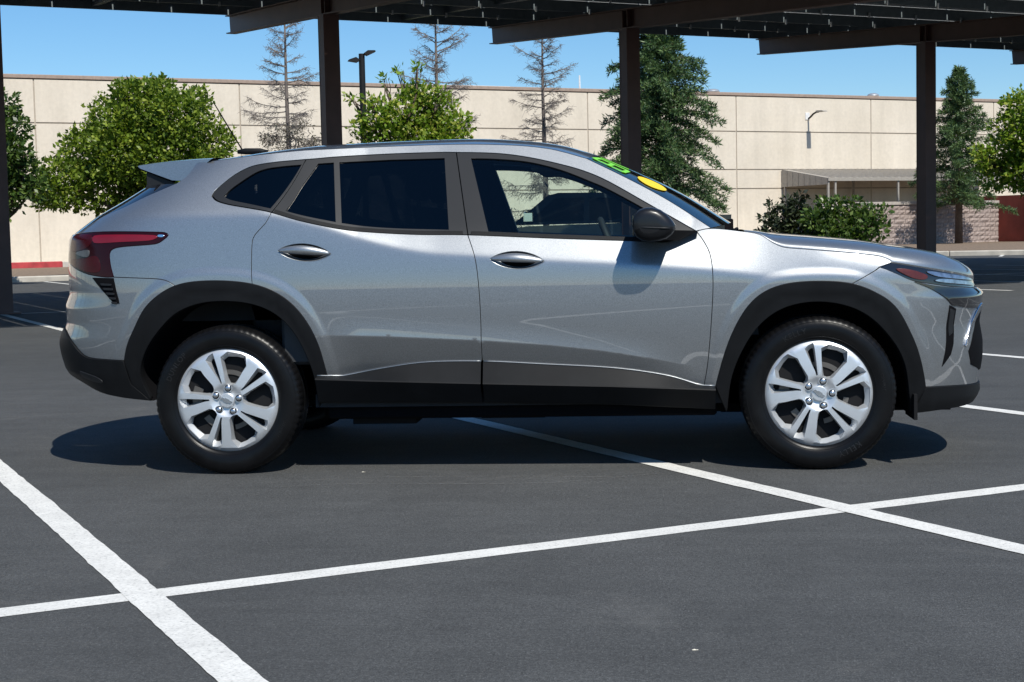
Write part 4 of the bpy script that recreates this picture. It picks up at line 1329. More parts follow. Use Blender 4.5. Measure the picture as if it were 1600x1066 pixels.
def both(name, outer, mat, parent, fix, **kw):
    """a panel that runs across the car: near and far half joined in one object"""
    a = panel(name, outer, mat, None, -1, fix=fix, **kw); b = panel(name, outer, mat, None, 1, fix=fix, **kw)
    V = []; F = []; N = []
    for o in (a, b):
        me = o.data; off = len(V)
        V += [v.co[:] for v in me.vertices]; F += [tuple(i + off for i in p.vertices) for p in me.polygons]
        nn = [None] * len(me.vertices)
        for l, cn in zip(me.loops, me.corner_normals): nn[l.vertex_index] = cn.vector[:]
        N += [q or (0, 0, 1) for q in nn]
    bpy.data.objects.remove(a); bpy.data.objects.remove(b)
    return link(name, mesh_np(name, V, F, N), mat, parent)

# --- bumpers
FVENT = ln([(1.960, 0.724), (1.955, 0.660), (1.948, 0.570), (1.938, 0.510), (1.922, 0.447), (1.974, 0.500), (1.992, 0.550), (2.000, 0.600), (2.004, 0.660), (2.006, 0.706), (1.960, 0.724)], .02)
fb = both('front_bumper', cut(LAMPBOT, None, None) + ln([(SMAX, .784), (SMAX, .330)], .04) + rev(LOWFRONT) + rev(cut(ARCHFO, (1.501, 0.835), None)) + rev(ln([(1.636, 0.904), (1.501, 0.835)], .03)), 'silver_paint', car, at_centre_f, res=.024, arcs=True)
both('lower_lip', LOWFRONT + ln([(SMAX, .330), (SMAX, .243)], .04) + rev(FBOT) + ln([(1.776, 0.235), (1.840, 0.358)], .03), 'black_plastic', fb, at_centre_f, d=.008, flange=.03, dfun=lambda s, z: -.10 * np.clip(.285 - z, 0, 1) * 2)
RVENT = [(-2.013, 0.922), (-1.882, 0.919), (-1.870, 0.859), (-1.851, 0.800), (-1.890, 0.811), (-1.942, 0.856)]
rb = both('rear_bumper', ln([(-2.353, 0.995), (-2.265, 0.985)], .03) + rev(TAILBOT)[1:] + BUMPSEAM + rev(cut(ARCHRO, None, (-1.576, 0.881))) + LOWREAR + ln([(SMIN, .675), (SMIN, .995), (-2.353, 0.995)], .04), 'silver_paint', car, at_centre_r, res=.024, arcs=True)
both('lower_cladding', LOWREAR + ln([(SMIN, .675), (SMIN, .45)], .04) + rev(RBOT) + ln([(-1.742, 0.340), (-1.819, 0.420), (-1.834, 0.534)], .03), 'black_plastic', rb, at_centre_r, d=.008, flange=.03)
for side in (-1, 1):
    gp = panel('gloss_trim', cr([(1.784, 0.836), (1.891, 0.814), (2.075, 0.798), (2.325, 0.786), (2.450, 0.776), (2.465, 0.730), (2.335, 0.706), (2.225, 0.700), (2.089, 0.708), (2.009, 0.720), (1.977, 0.724), (1.938, 0.757), (1.871, 0.800)], .02, True), 'gloss_black', fb, side, d=.004, gap=0, flange=.006, res=.02)
    v = panel('front_vent', FVENT, 'dark_void', fb, side, d=.002, gap=0, flange=.004, res=.02)
    panel('vent_blade', ln([(1.966, .708), (1.994, .698), (1.990, .60), (1.962, .585), (1.966, .708)], .02), 'frame_black', fb, side, d=.004, gap=0, flange=.004, res=.02)
    panel('chrome_strip', cr([(2.341, 0.716), (2.239, 0.690), (2.131, 0.600), (2.078, 0.531), (2.092, 0.529), (2.161, 0.600), (2.271, 0.665), (2.364, 0.695)], .015, True), 'chrome', fb, side, d=.008, gap=0, flange=.008, res=.015)
    panel('grille', ln([(2.403, 0.690), (2.300, 0.655), (2.192, 0.580), (2.122, 0.505), (2.156, 0.440), (2.353, 0.400), (SMAX - .004, .40), (SMAX - .004, .690), (2.403, 0.690)], .03), 'dark_void', fb, side, d=.003, gap=0, flange=.004, res=.03)
    rv = panel('rear_vent', ln(RVENT + [RVENT[0]], .02), 'dark_void', rb, side, d=.002, gap=0, flange=.004, res=.02)
    for k in range(5):
        z = .895 - k * .0215
        sl = -1.955 + k * .016; sr = -1.893 + k * .0075
        panel('louver', ln([(sl, z), (sr, z - .003), (sr + .002, z - .010), (sl + .006, z - .008), (sl, z)], .02), 'frame_black', rb, side, d=.007, gap=0, flange=.005, res=.02)
    panel('rear_reflector', cr([(-2.114, 0.475), (-2.006, 0.452), (-1.977, 0.430), (-2.008, 0.425), (-2.103, 0.446)], .012, True), 'frame_black', rb, side, d=.012, gap=0, flange=.006, res=.012)

# --- tailgate, rear window
tg = both('tailgate', ln([(-2.243, 1.130), (-2.291, 1.060), (-2.353, 0.995), (SMIN, .995), (SMIN, 1.125)], .03) + ln([(SMIN, 1.125), (-2.243, 1.130)], .03), 'silver_paint', car, at_centre_r)
both('rear_window', DEDGE + ln([(-2.243, 1.130), (SMIN, 1.128)], .03) + ln([(SMIN, 1.128), (SMIN, 1.36)], .03) + ln([(SMIN, 1.36), (-1.887, 1.356)], .03), 'gloss_black', car, at_centre_r, d=-.004)

# ------------------------------------------------------------------ roof, windshield, hood
def loft(name, edge, bx, bz_, mat, parent, nu=33, pz=2.0, inset=.002, thick=0.0):
    E = P(np.array(edge)[:, 0], np.array(edge)[:, 1])
    n = len(E); t = np.linspace(0, 1, n)
    BX = np.interp(t, np.linspace(0, 1, len(bx)), bx); BZ = np.interp(t, np.linspace(0, 1, len(bz_)), bz_)
    u = np.linspace(-1, 1, nu)
    G = np.zeros((n, nu, 3))
    for i in range(n):
        k = 1 - np.abs(u) ** 2; kz = 1 - np.abs(u) ** pz
        G[i, :, 0] = E[i, 0] + BX[i] * k
        G[i, :, 1] = -E[i, 1] * u * -1 * -1 if False else (-E[i, 1] - inset) * u
        G[i, :, 2] = E[i, 2] + BZ[i] * kz
    F = []
    for i in range(n - 1):
        for j in range(nu - 1):
            F.append((i * nu + j, (i + 1) * nu + j, (i + 1) * nu + j + 1, i * nu + j + 1))
    return G, F
RE = dedupe(ROOFRAIL)
G, F = loft('roof', RE, [-.04, 0, 0, .03, .06], [.030, .045, .050, .050, .030], None, None, pz=2.2)
roof = link('roof', mesh_np('roof', G.reshape(-1, 3), F), 'silver_paint', car)
AE = dedupe(APILLAR)
WG, F = loft('windshield', AE, [.06, .09, .13], [.030, .035, .025], None, None)
ws = link('windshield', mesh_np('windshield', WG.reshape(-1, 3), F), 'glass_windshield', car)
def ws_pt(t, u, lift=.004):
    """point on the windshield: t from roof to cowl, u = -1 near edge .. 1"""
    i = t * (WG.shape[0] - 1); i0 = int(min(i, WG.shape[0] - 2)); f = i - i0
    j = (u + 1) / 2 * (WG.shape[1] - 1); j0 = int(min(j, WG.shape[1] - 2)); g = j - j0
    A = WG[i0, j0] * (1 - f) * (1 - g) + WG[i0 + 1, j0] * f * (1 - g) + WG[i0, j0 + 1] * (1 - f) * g + WG[i0 + 1, j0 + 1] * f * g
    nrm = np.cross(WG[i0 + 1, j0] - WG[i0, j0], WG[i0, j0 + 1] - WG[i0, j0]); nrm /= np.linalg.norm(nrm)
    if nrm[2] < 0: nrm = -nrm
    return A + nrm * lift
# dark ceramic border of the windshield
mb = MB()
for (u0, u1) in ((-1.0, -.955), (.955, 1.0)):
    ts = np.linspace(0, 1, 24); V = []
    for t_ in ts: V += [ws_pt(t_, u0, -.003), ws_pt(t_, u1, -.003)]
    mb.add(V, [(2 * i, 2 * i + 1, 2 * i + 3, 2 * i + 2) for i in range(23)])
for (t0, t1) in ((0.0, .06), (.9, 1.0)):
    us = np.linspace(-.95, .95, 30); V = []
    for u_ in us: V += [ws_pt(t0, u_, -.003), ws_pt(t1, u_, -.003)]
    mb.add(V, [(2 * i, 2 * i + 1, 2 * i + 3, 2 * i + 2) for i in range(29)])
mb.build('glass_border', 'dark_void', ws, smooth=True)

# hood: height field between the fender seams and the front edge
hs = [q for q in HOODSEAM if q[0] >= 1.0]
BE = P(np.array(hs)[:, 0], np.array(hs)[:, 1]); LE = P(np.array(LAMPTOP)[1:, 0], np.array(LAMPTOP)[1:, 1])
edge = np.concatenate([BE, LE])
ex, ey, ez = edge[:, 0], -edge[:, 1], edge[:, 2]
xcen = [1.0, 1.10, 1.16, 1.358, 1.557, 1.83, 1.943, 2.03, 2.10, 2.155, 2.19]
zcen = [1.088, 1.078, 1.070, 1.052, 1.031, 0.990, 0.966, 0.931, 0.893, .855, .826]
hx = np.concatenate([np.linspace(1.03, 1.9, 60), 1.9 + (ex.max() - .003 - 1.9) * (1 - (1 - np.linspace(0, 1, 40)[1:]) ** 2)])
mono = np.maximum.accumulate(ex)
nu = 61; V = []; F = []
UU = np.sin(np.linspace(-1, 1, nu) * math.pi / 2)
for x in hx:
    yb = np.interp(x, mono, ey); zb_ = np.interp(x, mono, ez) + .002
    zc_ = np.interp(x, xcen, zcen)
    for u in UU:
        k = .72 * math.sqrt(max(0, 1 - (max(0, (abs(u) - .80) / .20)) ** 2)) + .28 * (1 - u * u)
        ridge = .0
        V.append((x, yb * u * .997, zb_ + (zc_ - zb_) * k + ridge))
for i in range(len(hx) - 1):
    for j in range(nu - 1):
        F.append((i * nu + j, (i + 1) * nu + j, (i + 1) * nu + j + 1, i * nu + j + 1))
hood = link('hood', mesh_np('hood', V, F), 'silver_paint', car)
V = np.array(V).reshape(len(hx), nu, 3)
mb = MB()
for j in (0, nu - 1):
    a = V[:, j]; b = a + np.array([0, .012 if j == 0 else -.012, -.03])
    m = len(a)
    mb.add(np.concatenate([a, b]), [(i, i + 1, m + i + 1, m + i) for i in range(m - 1)])
a = V[-1]; b = a + np.array([-.02, 0, -.03]); m = len(a)
mb.add(np.concatenate([a, b]), [(i, i + 1, m + i + 1, m + i) for i in range(m - 1)])
mb.build('hood_lip', 'silver_paint', hood, smooth=True)
MB().box(.86, 1.12, -.70, .70, 1.00, 1.066).build('cowl', 'dark_void', car)
mb = MB(); mb.tube([(1.0, -.45, 1.075), (1.04, -.1, 1.088), (1.05, .25, 1.085)], [.008, .008, .006], 6); mb.tube([(1.0, .05, 1.075), (1.05, .4, 1.085)], [.008, .006], 6)
mb.build('wiper', 'dark_void', car)

# --- spoiler over the rear window
sw = .618
rows = [(-1.44, 1.468, 0), (-1.54, 1.470, 0), (-1.66, 1.464, 0), (-1.76, 1.456, 0), (-1.822, 1.449, 0), (-1.828, 1.445, 0), (-1.815, 1.434, 1), (-1.66, 1.375, 1), (-1.60, 1.37, 1)]
V = []; F = []; nu = 25
for (x, z, lower) in rows:
    for u in np.linspace(-1, 1, nu):
        k = 1 - abs(u) ** 2.5
        yy = u * (float(-P(-1.50, 1.46)[1]) - .006 if x > -1.5 else sw - .012 * max(0, (-1.6 - x)) / .2)
        V.append((x - .045 * k, yy, z + (.026 if not lower else .022) * k))
n = len(rows)
for i in range(n - 1):
    for j in range(nu - 1):
        F.append((i * nu + j, i * nu + j + 1, (i + 1) * nu + j + 1, (i + 1) * nu + j))
F.append(tuple(i * nu for i in range(n))); F.append(tuple(i * nu + nu - 1 for i in range(n - 1, -1, -1)))
me = mesh_np('spoiler', V, F)
me.set_sharp_from_angle(angle=math.radians(35))
spl = link('spoiler', me, 'silver_paint', car)
for s in (-1, 1):
    MB().prism([(-1.79, 1.418), (-1.655, 1.366), (-1.70, 1.345), (-1.815, 1.305), (-1.79, 1.36)], s * .575, s * .592).build('spoiler_fin', 'frame_black', spl)
    MB().prism([(-1.822, 1.441), (-1.655, 1.374), (-1.66, 1.366), (-1.80, 1.422), (-1.825, 1.434)], s * .57, s * .604).build('fin_edge', 'dark_void', spl)
# --- antenna
an = MB().tube([(-1.34, 0, 1.536), (-1.38, 0, 1.538), (-1.46, 0, 1.538), (-1.50, 0, 1.536)], [.005, .015, .017, .010], 10).build('antenna_base', 'black_plastic', car, smooth=True)
MB().tube([(-1.475, 0, 1.545), (-1.62, 0, 1.796)], [.004, .003], 6).build('mast', 'dark_void', an)

# --- side mirrors
def mirror(side):
    V = []; F = []
    # shell: boxy sections along y, outline measured in (x, z), rear face flat
    upper = [(.530, 1.112), (.532, 1.140), (.542, 1.163), (.562, 1.180), (.590, 1.189), (.622, 1.189), (.655, 1.178), (.684, 1.157), (.708, 1.130), (.722, 1.108)]
    lower = [(.720, 1.090), (.705, 1.068), (.680, 1.050), (.645, 1.040), (.605, 1.037), (.572, 1.043), (.548, 1.060), (.535, 1.085)]
    loop = upper + lower; nn = len(loop); cx, cz = .618, 1.112
    secs = [(-.045, .45, .012), (-.038, .82, .008), (-.015, .96, .003), (.03, 1.0, 0), (.13, 1.0, 0), (.170, .985, -.001), (.192, .945, -.003), (.205, .87, -.006), (.213, .72, -.010), (.216, .50, -.014)]
    for (dy, k, dx) in secs:
        for (x, z) in loop:
            V.append((cx + (x - cx) * k + dx, side * (.872 + dy), cz + (z - cz) * k))
    for r in range(len(secs) - 1):
        for i in range(nn):
            j = (i + 1) % nn
            f = (r * nn + i, (r + 1) * nn + i, (r + 1) * nn + j, r * nn + j)
            F.append(f if side < 0 else f[::-1])
    F.append(tuple(range(nn)) if side < 0 else tuple(range(nn - 1, -1, -1)))
    L = (len(secs) - 1) * nn
    F.append(tuple(L + i for i in range(nn - 1, -1, -1)) if side < 0 else tuple(L + i for i in range(nn)))
    m = link('side_mirror', mesh_np('side_mirror', V, F), 'mirror_black', car)
    m.data.materials.append(M['black_plastic'])
    for p_ in m.data.polygons:
        if p_.center.z < 1.100: p_.material_index = 1
    # seam between the upper cap and the lower shell
    pts = [(.532 + .186 * t_, side * (.872 + .2175 - .050 * abs(2 * t_ - 1) ** 5), 1.104 - .010 * t_) for t_ in np.linspace(0.02, .98, 15)]
    MB().tube(pts, .0035, 6).build('cap_seam', 'frame_black', m, smooth=True)
    V2 = [(.690, side * .945, 1.088), (.83, side * .862, 1.082), (.735, side * .885, 1.040), (.640, side * .945, 1.046), (.69, side * .80, 1.088), (.82, side * .80, 1.082), (.73, side * .82, 1.038), (.64, side * .82, 1.046)]
    MB().add(V2, [(0, 1, 2, 3), (4, 7, 6, 5), (0, 4, 5, 1), (1, 5, 6, 2), (2, 6, 7, 3), (3, 7, 4, 0)]).build('mirror_foot', 'mirror_black', m)
    MB().box(.5325, .536, side * .96 - .07, side * .96 + .07, 1.065, 1.155, .001).build('mirror_glass', 'gloss_black', m)
mirror(-1); mirror(1)

# --- inner shell, floor, wheel wells
def shell(side):
    bo = [(-2.297, 0.500), (-1.828, 0.400)] + ARCHRO[4:] + [(-.884, .36), (.89, .34)] + ARCHFO + [(2.198, 0.340), (2.298, 0.780), (1.705, 0.880)] + rev([q for q in HOODSEAM if q[0] < 1.72]) + rev([(a, b - .004) for a, b in cut(BELT, CPB, (.75, 1.053))]) + [(-1.298, 1.160), (-1.593, 1.100), (-2.092, 1.100), (-2.273, 1.000)]
    panel('inner_shell', bo, 'dark_void', car, side, d=-.022, gap=.004, flange=.004, res=.08)
    for a, b in ((BPT, BPB), (CPIL, CPB)):
        panel('pillar_backing', ln([(a[0] - .06, a[1] - .005), (a[0] + .06, a[1] - .005), (b[0] + .07, b[1] - .01), (b[0] - .06, b[1] - .01), (a[0] - .06, a[1] - .005)], .05), 'dark_void', car, side, d=-.028, gap=0, flange=.004, res=.06)
shell(-1); shell(1)
fl = MB()
fl.box(-.93, .93, -.72, .72, .25, .30).box(-1.95, -.93, -.50, .50, .36, .45).box(.93, 2.0, -.50, .50, .22, .36).box(-2.1, -1.8, -.50, .50, .45, .52).box(1.80, 2.02, -.50, .50, .26, .30)
fl.build('floor_pan', 'dark_void', car)
for s in (-1, 1):
    MB().box(-.90, .90, s * .76 - .03, s * .76 + .03, .240, .33, .01).build('sill', 'dark_void', car)
mb = MB()
mb.box(-.80, -.50, -.70, -.45, .205, .25).box(-.2, .1, -.60, -.30, .215, .25).box(.3, .9, -.50, -.35, .218, .25).box(-1.0, .9, .05, .18, .20, .25)
mb.tube([(-1.9, .45, .30), (-1.2, .3, .26), (.9, .1, .23)], .03, 8)
mb.tube([(-1.35, -.70, .30), (-1.35, .70, .30)], .045, 8)
mb.build('undertray', 'underbody', car)
for arc in (ARCHFI, ARCHRI):
    q = P(np.array(arc)[:, 0], np.array(arc)[:, 1], -.004); q = q[np.argsort(np.arange(len(q)))]
    for s in (-1, 1):
        m = len(q)
        A = q * np.array([1, -s, 1]); B = A.copy(); B[:, 1] = s * .50
        me = mesh_np('wheel_well', np.concatenate([A, B]), [(i, i + 1, m + i + 1, m + i) for i in range(m - 1)] + [tuple(m + i for i in range(m))])
        link('wheel_well', me, 'dark_void', car)
for s in (-1, 1):
    for wx in WHX:
        MB().box(wx - .38, wx + .38, s * .485 - .006, s * .485 + .006, .30, .80).build('well_wall', 'dark_void', car)
    MB().box(-1.86, -1.835, s * .67 - .15, s * .67 + .15, .36, .62).build('leak_blocker', 'dark_void', car)  # added box, keeps sun from leaking through the gap behind the rear wheel
# mud flap strip in front of the rear wheel and behind the front lip
MB().box(1.775, 1.79, -.84, -.60, .215, .33).build('air_dam', 'underbody', car)
MB().box(1.775, 1.79, .60, .84, .215, .33).build('air_dam', 'underbody', car)

# ------------------------------------------------------------------ wheels
RR = .238
def bent_text(txt, size, r, ang0, extr=.0012, upside=False):
    cu = bpy.data.curves.new('t', 'FONT'); cu.body = txt; cu.size = size; cu.extrude = extr; cu.space_character = 1.15
    o = bpy.data.objects.new('t', cu); COL.objects.link(o)
    dg = bpy.context.evaluated_depsgraph_get(); me = bpy.data.meshes.new_from_object(o.evaluated_get(dg))
    V = np.array([v.co[:] for v in me.vertices]); F = [tuple(p.vertices) for p in me.polygons]
    bpy.data.objects.remove(o); bpy.data.meshes.remove(me)
    w = V[:, 0].max()
    a = ang0 - (V[:, 0] - w / 2) / r
    rr = r + V[:, 1] - size * .35
    return a, rr, V[:, 2], F
def wheel_face_loops():
    """outline loops in units of the rim radius for one 72 degree sector, slot axis near 108 deg"""
    win_face = [(-.105, .850), (.035, .950), (.30, .905), (.395, .862), (.405, .660), (.330, .560), (.195, .335), (.135, .300), (.055, .300), (.000, .335), (-.060, .62), (-.085, .74)]
    win_hole = [(-.062, .745), (.01, .805), (.16, .815), (.30, .785), (.365, .705), (.355, .640), (.300, .545), (.180, .365), (.125, .335), (.065, .335), (.020, .365), (-.030, .60)]
    slot_face = [(-.405, .785), (-.345, .870), (-.265, .925), (-.235, .860), (-.205, .765), (-.085, .345), (-.105, .320), (-.150, .410)]
    slot_hole = [(-.290, .715), (-.272, .760), (-.250, .770), (-.228, .755), (-.215, .71), (-.100, .365), (-.106, .350), (-.118, .37)]
    return win_face, win_hole, slot_face, slot_hole
def rot(p, a):
    c, s = math.cos(a), math.sin(a); return (p[0] * c - p[1] * s, p[0] * s + p[1] * c)
def wheel_h(x, z):
    """height of the cover face (metres, outwards)"""
    r = np.hypot(x, z) / RR
    return .006 + .012 * (1 - r ** 2) - .016 * np.clip((.32 - r) / .12, 0, 1) - .010 * np.clip((r - .93) / .07, 0, 1)

def make_wheel(letters, spin):
    w = empty('wheel', (0, 0, 0))
    # tyre: lathe about y with blocks on the shoulder, outside at -y
    prof = [(.236, -.085), (.240, -.098), (.246, -.1045), (.262, -.1115), (.285, -.1150), (.302, -.1140), (.318, -.1095), (.330, -.1030), (.338, -.0950), (.3435, -.0850), (.3465, -.066), (.3474, -.034), (.3440, -.0335), (.3440, -.0265), (.3476, -.026), (.3476, .026), (.3440, .0265), (.3440, .0335), (.3474, .034), (.3465, .066), (.3435, .085), (.330, .103), (.302, .114), (.262, .1115), (.240, .098), (.236, .085)]
    ns = 288; V = []; F = []
    for (r, y) in prof:
        for k in range(ns):
            a = 2 * math.pi * k / ns; rr = r
            ph = k % 4
            if .334 < r < .3472 and abs(y) > .06 and ph == 0: rr = r - .0038
            if .320 < r <= .334 and ph == 0: rr = r - .0015
            x = rr * math.cos(a); z = rr * math.sin(a)
            if z < -.343: z = -.343 - (-.343 - z) * .1
            bul = 0.0
            if z < -.27 and .25 < r < .34: bul = .006 * ((-.27 - z) / .07) * (1 if y < 0 else -1)
            V.append((x, y - bul, z))
    for i in range(len(prof) - 1):
        for k in range(ns):
            k2 = (k + 1) % ns; F.append((i * ns + k, i * ns + k2, (i + 1) * ns + k2, (i + 1) * ns + k))
    me = mesh_np('tyre', V, F); me.set_sharp_from_angle(angle=math.radians(32))
    ty = link('tyre', me, 'tyre_rubber', w)
    for (txt, size, r, ang) in letters:
        a, rr, h, f = bent_text(txt, size, r, ang)
        yo = -(np.interp(rr, [.246, .262, .285, .302, .318, .330], [.1045, .1115, .1150, .1140, .1095, .1030]) + .0004 + np.maximum(h, 0))
        bul = 0
        link('sidewall_letters', mesh_np('sidewall_letters', np.stack([rr * np.cos(a), yo, rr * np.sin(a)], 1), f, smooth=False), 'tyre_letter', w)
    # raised bands on the sidewall
    for r0 in (.2535, .3215):
        V = []; F = []
        for k in range(120):
            a = 2 * math.pi * k / 120
            for dr, dy in ((-.0025, .0005), (-.001, -.0012), (.001, -.0012), (.0025, .0005)):
                y0 = -np.interp(r0 + dr, [.246, .262, .285, .302, .318, .330], [.1045, .1115, .1150, .1140, .1095, .1030])
                V.append(((r0 + dr) * math.cos(a), y0 + dy, (r0 + dr) * math.sin(a)))
        for k in range(120):
            k2 = (k + 1) % 120
            for q in range(3): F.append((k * 4 + q, k * 4 + q + 1, k2 * 4 + q + 1, k2 * 4 + q))
        link('sidewall_band', mesh_np('sidewall_band', V, F), 'tyre_rubber', w)
    # cover
    wf, wh, sf, sh = wheel_face_loops()
    outer = np.array([(RR * math.cos(a), RR * math.sin(a)) for a in np.linspace(0, 2 * math.pi, 121)[:-1]])
    holes = []; walls = []
    for k in range(5):
        a = k * 2 * math.pi / 5 + spin
        for f_, h_ in ((wf, wh), (sf, sh)):
            lf = np.array([rot((p[0] * RR, p[1] * RR), a) for p in f_]); lh = np.array([rot((p[0] * RR, p[1] * RR), a) for p in h_]); lh = lh + (lf - lh) * .30
            if area(lf) < 0: lf = lf[::-1]; lh = lh[::-1]
            holes.append(lf); walls.append((lf, lh))
    VV, T = tri2d(outer, holes, .012)
    Y0 = -.098
    V = [np.stack([VV[:, 0], Y0 - wheel_h(VV[:, 0], VV[:, 1]), VV[:, 1]], 1)]; F = [tuple(t) for t in T]; cnt = len(VV)
    for lf, lh in walls:
        m = len(lf)
        b1 = lf + (lh - lf) * .10
        A = np.stack([lf[:, 0], Y0 - wheel_h(lf[:, 0], lf[:, 1]), lf[:, 1]], 1)
        B = np.stack([b1[:, 0], Y0 - wheel_h(lf[:, 0], lf[:, 1]) + .004, b1[:, 1]], 1)
        Cc = np.stack([lh[:, 0], np.full(m, Y0 + .022), lh[:, 1]], 1)
        D = np.stack([lh[:, 0], np.full(m, Y0 + .030), lh[:, 1]], 1)
        for a_, b_ in ((A, B), (B, Cc), (Cc, D)):
            V += [a_, b_]
            for i in range(m):
                j = (i + 1) % m; F.append((cnt + i, cnt + j, cnt + m + j, cnt + m + i))
            cnt += 2 * m
    # rolled outer lip
    m = len(outer); A = np.stack([outer[:, 0], Y0 - wheel_h(outer[:, 0], outer[:, 1]), outer[:, 1]], 1)
    B = A * np.array([1.012, 1, 1.012]) + np.array([0, .004, 0]); Cc = A * np.array([1.012, 1, 1.012]) + np.array([0, .02, 0])
    for a_, b_ in ((A, B), (B, Cc)):
        V += [a_, b_]
        for i in range(m):
            j = (i + 1) % m; F.append((cnt + i, cnt + m + i, cnt + m + j, cnt + j))
        cnt += 2 * m
    me = mesh_np('wheel_cover', np.concatenate(V), F)
    me.set_sharp_from_angle(angle=math.radians(24))
    wc = link('wheel_cover', me, 'wheel_silver', w)
    # lug nuts with their seats
    for k in range(5):
        a = math.radians(83) + k * 2 * math.pi / 5 + spin
        x, z = .0575 * math.cos(a), .0575 * math.sin(a)
        y0 = Y0 - float(wheel_h(x, z))
        MB().tube([(x, y0 + .012, z), (x, y0 - .006, z)], [.0215, .0195], 16).build('nut_seat', 'wheel_silver', w, smooth=True, angle=40)
        MB().tube([(x, y0 - .004, z), (x, y0 - .0067, z)], [.0165, .0165], 16).build('nut_gap_shade', 'wheel_dark', w, smooth=True, angle=40)  # flat dark disc, paints the shade of the gap round the nut
        MB().tube([(x, y0 - .004, z), (x, y0 - .010, z), (x, y0 - .013, z)], [.0125, .0120, .008], 12).build('lug_nut', 'nut_metal', w, smooth=True, angle=40)
    yc = Y0 - .006
    MB().tube([(0, yc + .02, 0), (0, yc - .004, 0), (0, yc - .008, 0), (0, yc - .0095, 0)], [.0365, .0355, .031, .001], 28).build('centre_cap', 'wheel_silver', w, angle=30)
    bt = [(-.026, .0065), (-.0105, .0065), (-.0105, .0100), (.0110, .0100), (.0110, .0065), (.026, .0065), (.021, -.0065), (.0085, -.0065), (.0085, -.0100), (-.0130, -.0100), (-.0130, -.0065), (-.031, -.0065)]
    bt = [rot(p, math.radians(-24) + spin) for p in bt]
    MB().prism(bt, yc - .0125, yc - .007).build('emblem', 'nut_metal', w)
    # dark steel wheel, brake disc and caliper behind the cover
    MB().tube([(0, -.060, 0), (0, -.058, 0)], [.225, .225], 40).build('steel_wheel', 'wheel_dark', w)
    for (a0, a1, r0, r1) in ((.9, 1.75, .118, .140), (2.75, 3.25, .130, .175), (4.9, 5.35, .120, .142), (5.7, 6.1, .115, .138), (3.75, 4.1, .120, .150)):
        q = [(r0 * math.cos(a), r0 * math.sin(a)) for a in np.linspace(a0, a1, 9)] + [(r1 * math.cos(a), r1 * math.sin(a)) for a in np.linspace(a1, a0, 9)]
        MB().prism(q, -.066, -.063).build('brake_part', 'brake_metal', w)
    MB().tube([(0, -.085, 0), (0, .085, 0)], [.232, .232], 48, cap=False).build('barrel', 'wheel_dark', w, smooth=True)
    return w
DEG = math.pi / 180
W1 = make_wheel([('DUNLOP', .034, .288, 146 * DEG), ('225/60R17', .016, .288, -28 * DEG)], 0.0)
W2 = make_wheel([('KELLY', .036, .288, 112 * DEG), ('KELLY', .036, .288, -62 * DEG), ('225/60R17', .016, .288, 10 * DEG)], -10 * DEG)
for w, x in ((W1, -1.35), (W2, 1.35)):
    w.parent = car; w.location = (x, -.785, .345)
    c = copy_tree(w, car); c.location = (x, .785, .345); c.rotation_euler = (0, 0, math.pi)

# ------------------------------------------------------------------ cabin
def seat(name, x, y, mat='seat_cloth', wide=.25):
    def rounded(prof, y0, y1):
        mb = MB(); mb.prism(prof, y0, y1); return mb
    V = []; F = []
    prof = [(x + .28, .62), (x + .30, .70), (x + .05, .74), (x - .20, .72), (x - .30, .95), (x - .42, 1.22), (x - .50, 1.23), (x - .44, .95), (x - .36, .60)]
    rows = [(-wide, .9), (-wide + .05, 1.0), (wide - .05, 1.0), (wide, .9)]
    n = len(prof); cx = x - .12; cz = .8
    for (dy, k) in rows:
        for (a, b) in prof: V.append((cx + (a - cx) * k, y + dy, cz + (b - cz) * k))
    for r in range(3):
        for i in range(n):
            j = (i + 1) % n; F.append((r * n + i, r * n + j, (r + 1) * n + j, (r + 1) * n + i))
    F.append(tuple(range(n - 1, -1, -1))); F.append(tuple(3 * n + i for i in range(n)))
    s = link(name, mesh_np(name, V, F), mat, car)
    MB().box(x - .54, x - .44, y - .13, y + .13, 1.26, 1.42, .03).build('headrest', mat, s, smooth=True)
    MB().tube([(x - .48, y - .06, 1.18), (x - .49, y - .06, 1.30)], .008, 6).build('headrest_post', 'nut_metal', s)
    return s
seat('front_seat', -.02, -.36); seat('front_seat', -.02, .36)
seat('rear_seat', -.92, -.32, wide=.30); seat('rear_seat', -.92, .32, wide=.30)
MB().prism([(.62, .60), (.55, .95), (.60, 1.03), (.80, 1.055), (1.05, 1.05), (1.10, .60)], -.70, .70).build('dashboard', 'cabin_plastic', car)
ring = MB()
pts = []
for k in range(25):
    a = 2 * math.pi * k / 24
    pts.append((.42 - .07 * math.sin(a) * 1.0, .36 + .175 * math.cos(a), .985 + .165 * math.sin(a)))
ring.tube(pts, .016, 8, cap=False)
stw = ring.build('steering_wheel', 'cabin_plastic', car, smooth=True)
MB().tube([(.43, .36, .985), (.60, .36, .93)], [.06, .045], 10).build('steering_column', 'cabin_plastic', stw, smooth=True)
MB().box(.40, .44, .20, .52, .965, 1.005, .01).build('steering_spoke', 'cabin_plastic', stw)
MB().prism([(-.6, .40), (-.6, .66), (.3, .66), (.62, .85), (.62, .40)], -.10, .10).build('centre_console', 'cabin_plastic', car)
MB().box(-.95, .95, -.82, .82, .30, .36).build('carpet', 'seat_cloth', car)
MB().box(.33, .36, -.10, .10, 1.30, 1.36, .01).build('inner_mirror', 'cabin_plastic', car, smooth=True)
for s in (-1, 1):
    MB().tube([(.34, s * .590, 1.375), (.56, s * .655, 1.245), (.80, s * .735, 1.075)], [.030, .034, .034], 8).build('inner_pillar', 'cabin_grey', car, smooth=True)
MB().box(.05, .30, -.50, -.08, 1.385, 1.40, .004).build('sun_visor', 'cabin_grey', car)
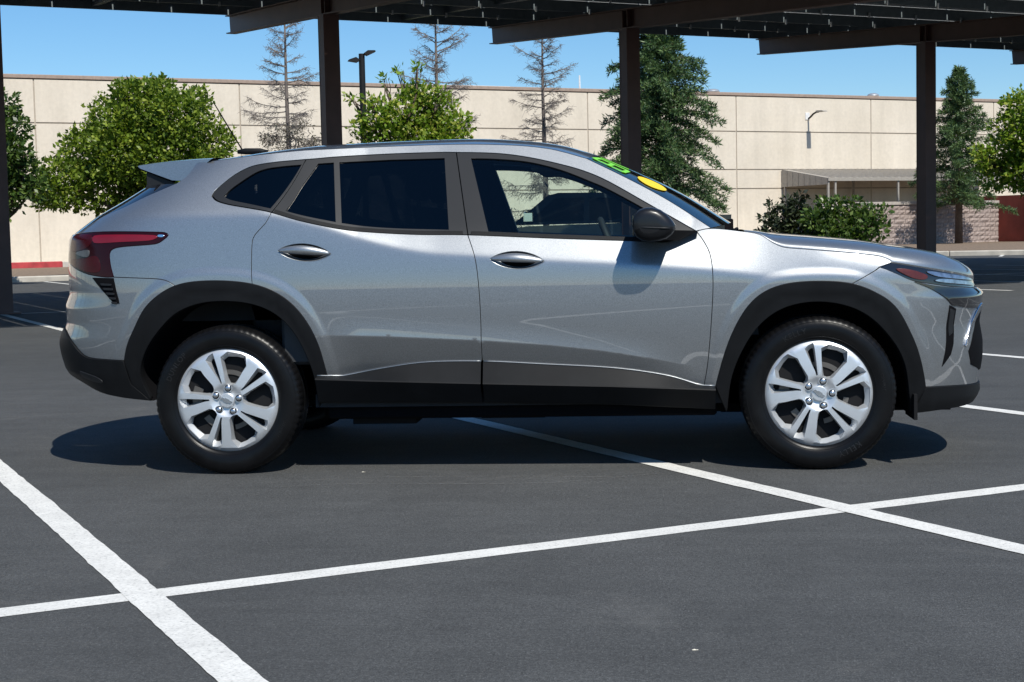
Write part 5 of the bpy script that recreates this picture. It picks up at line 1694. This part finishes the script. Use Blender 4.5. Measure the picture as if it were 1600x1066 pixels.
MB().box(.05, .30, .08, .50, 1.385, 1.40, .004).build('sun_visor', 'cabin_grey', car)
# headliner just below the roof
G2, F2 = loft('headliner', RE, [-.04, 0, 0, .03, .04], [.010, .020, .025, .025, .005], None, None)
G2 = G2.copy(); G2[:, :, 2] -= .02; G2[:, :, 1] *= .97
link('headliner', mesh_np('headliner', G2.reshape(-1, 3), F2), 'seat_cloth', car)
MB().box(-1.75, -.95, -.62, .62, .70, .95).build('cargo_cover', 'seat_cloth', car)
# door inner trims (top edge seen through the glass)
for s in (-1, 1):
    MB().box(-.15, .80, s * .80 - .04, s * .80 + .02, .45, 1.03, .015).build('inner_trim', 'cabin_plastic', car)
    MB().box(-1.1, -.23, s * .79 - .04, s * .79 + .02, .50, 1.07, .015).build('inner_trim', 'cabin_plastic', car)
# windshield stickers: green strokes and a yellow oval on the glass
def decal(name, poly, mat):
    V = [ws_pt(t, u, .005) for t, u in poly] + [ws_pt(t, u, .003) for t, u in poly]
    n = len(poly); F = [tuple(range(n)), tuple(range(2 * n - 1, n - 1, -1))] + [(i, n + i, n + (i + 1) % n, (i + 1) % n) for i in range(n)]
    return link(name, mesh_np(name, V, F, smooth=False), mat, ws)
def stroke(p, q, w):
    d = np.array(q) - np.array(p); l = np.hypot(d[0] * .7, d[1] * .7); n = np.array([-d[1], d[0]]); n = n / (np.linalg.norm(n) + 1e-9) * w
    return [tuple(np.array(p) + n), tuple(np.array(q) + n), tuple(np.array(q) - n), tuple(np.array(p) - n)]
for (p, q) in (((.03, -.88), (.27, -.88)), ((.05, -.70), (.27, -.70)), ((.03, -.88), (.05, -.70)), ((.27, -.88), (.27, -.70)), ((.15, -.88), (.15, -.70)),
               ((.03, -.60), (.25, -.56))):
    decal('green_lettering', ln(stroke(p, q, .017) + [stroke(p, q, .017)[0]], .06)[:-1], 'sticker_green')
decal('yellow_oval', [(.46 + .105 * math.cos(a), -.76 + .15 * math.sin(a)) for a in np.linspace(0, 2 * math.pi, 33)[:-1]], 'sticker_yellow')
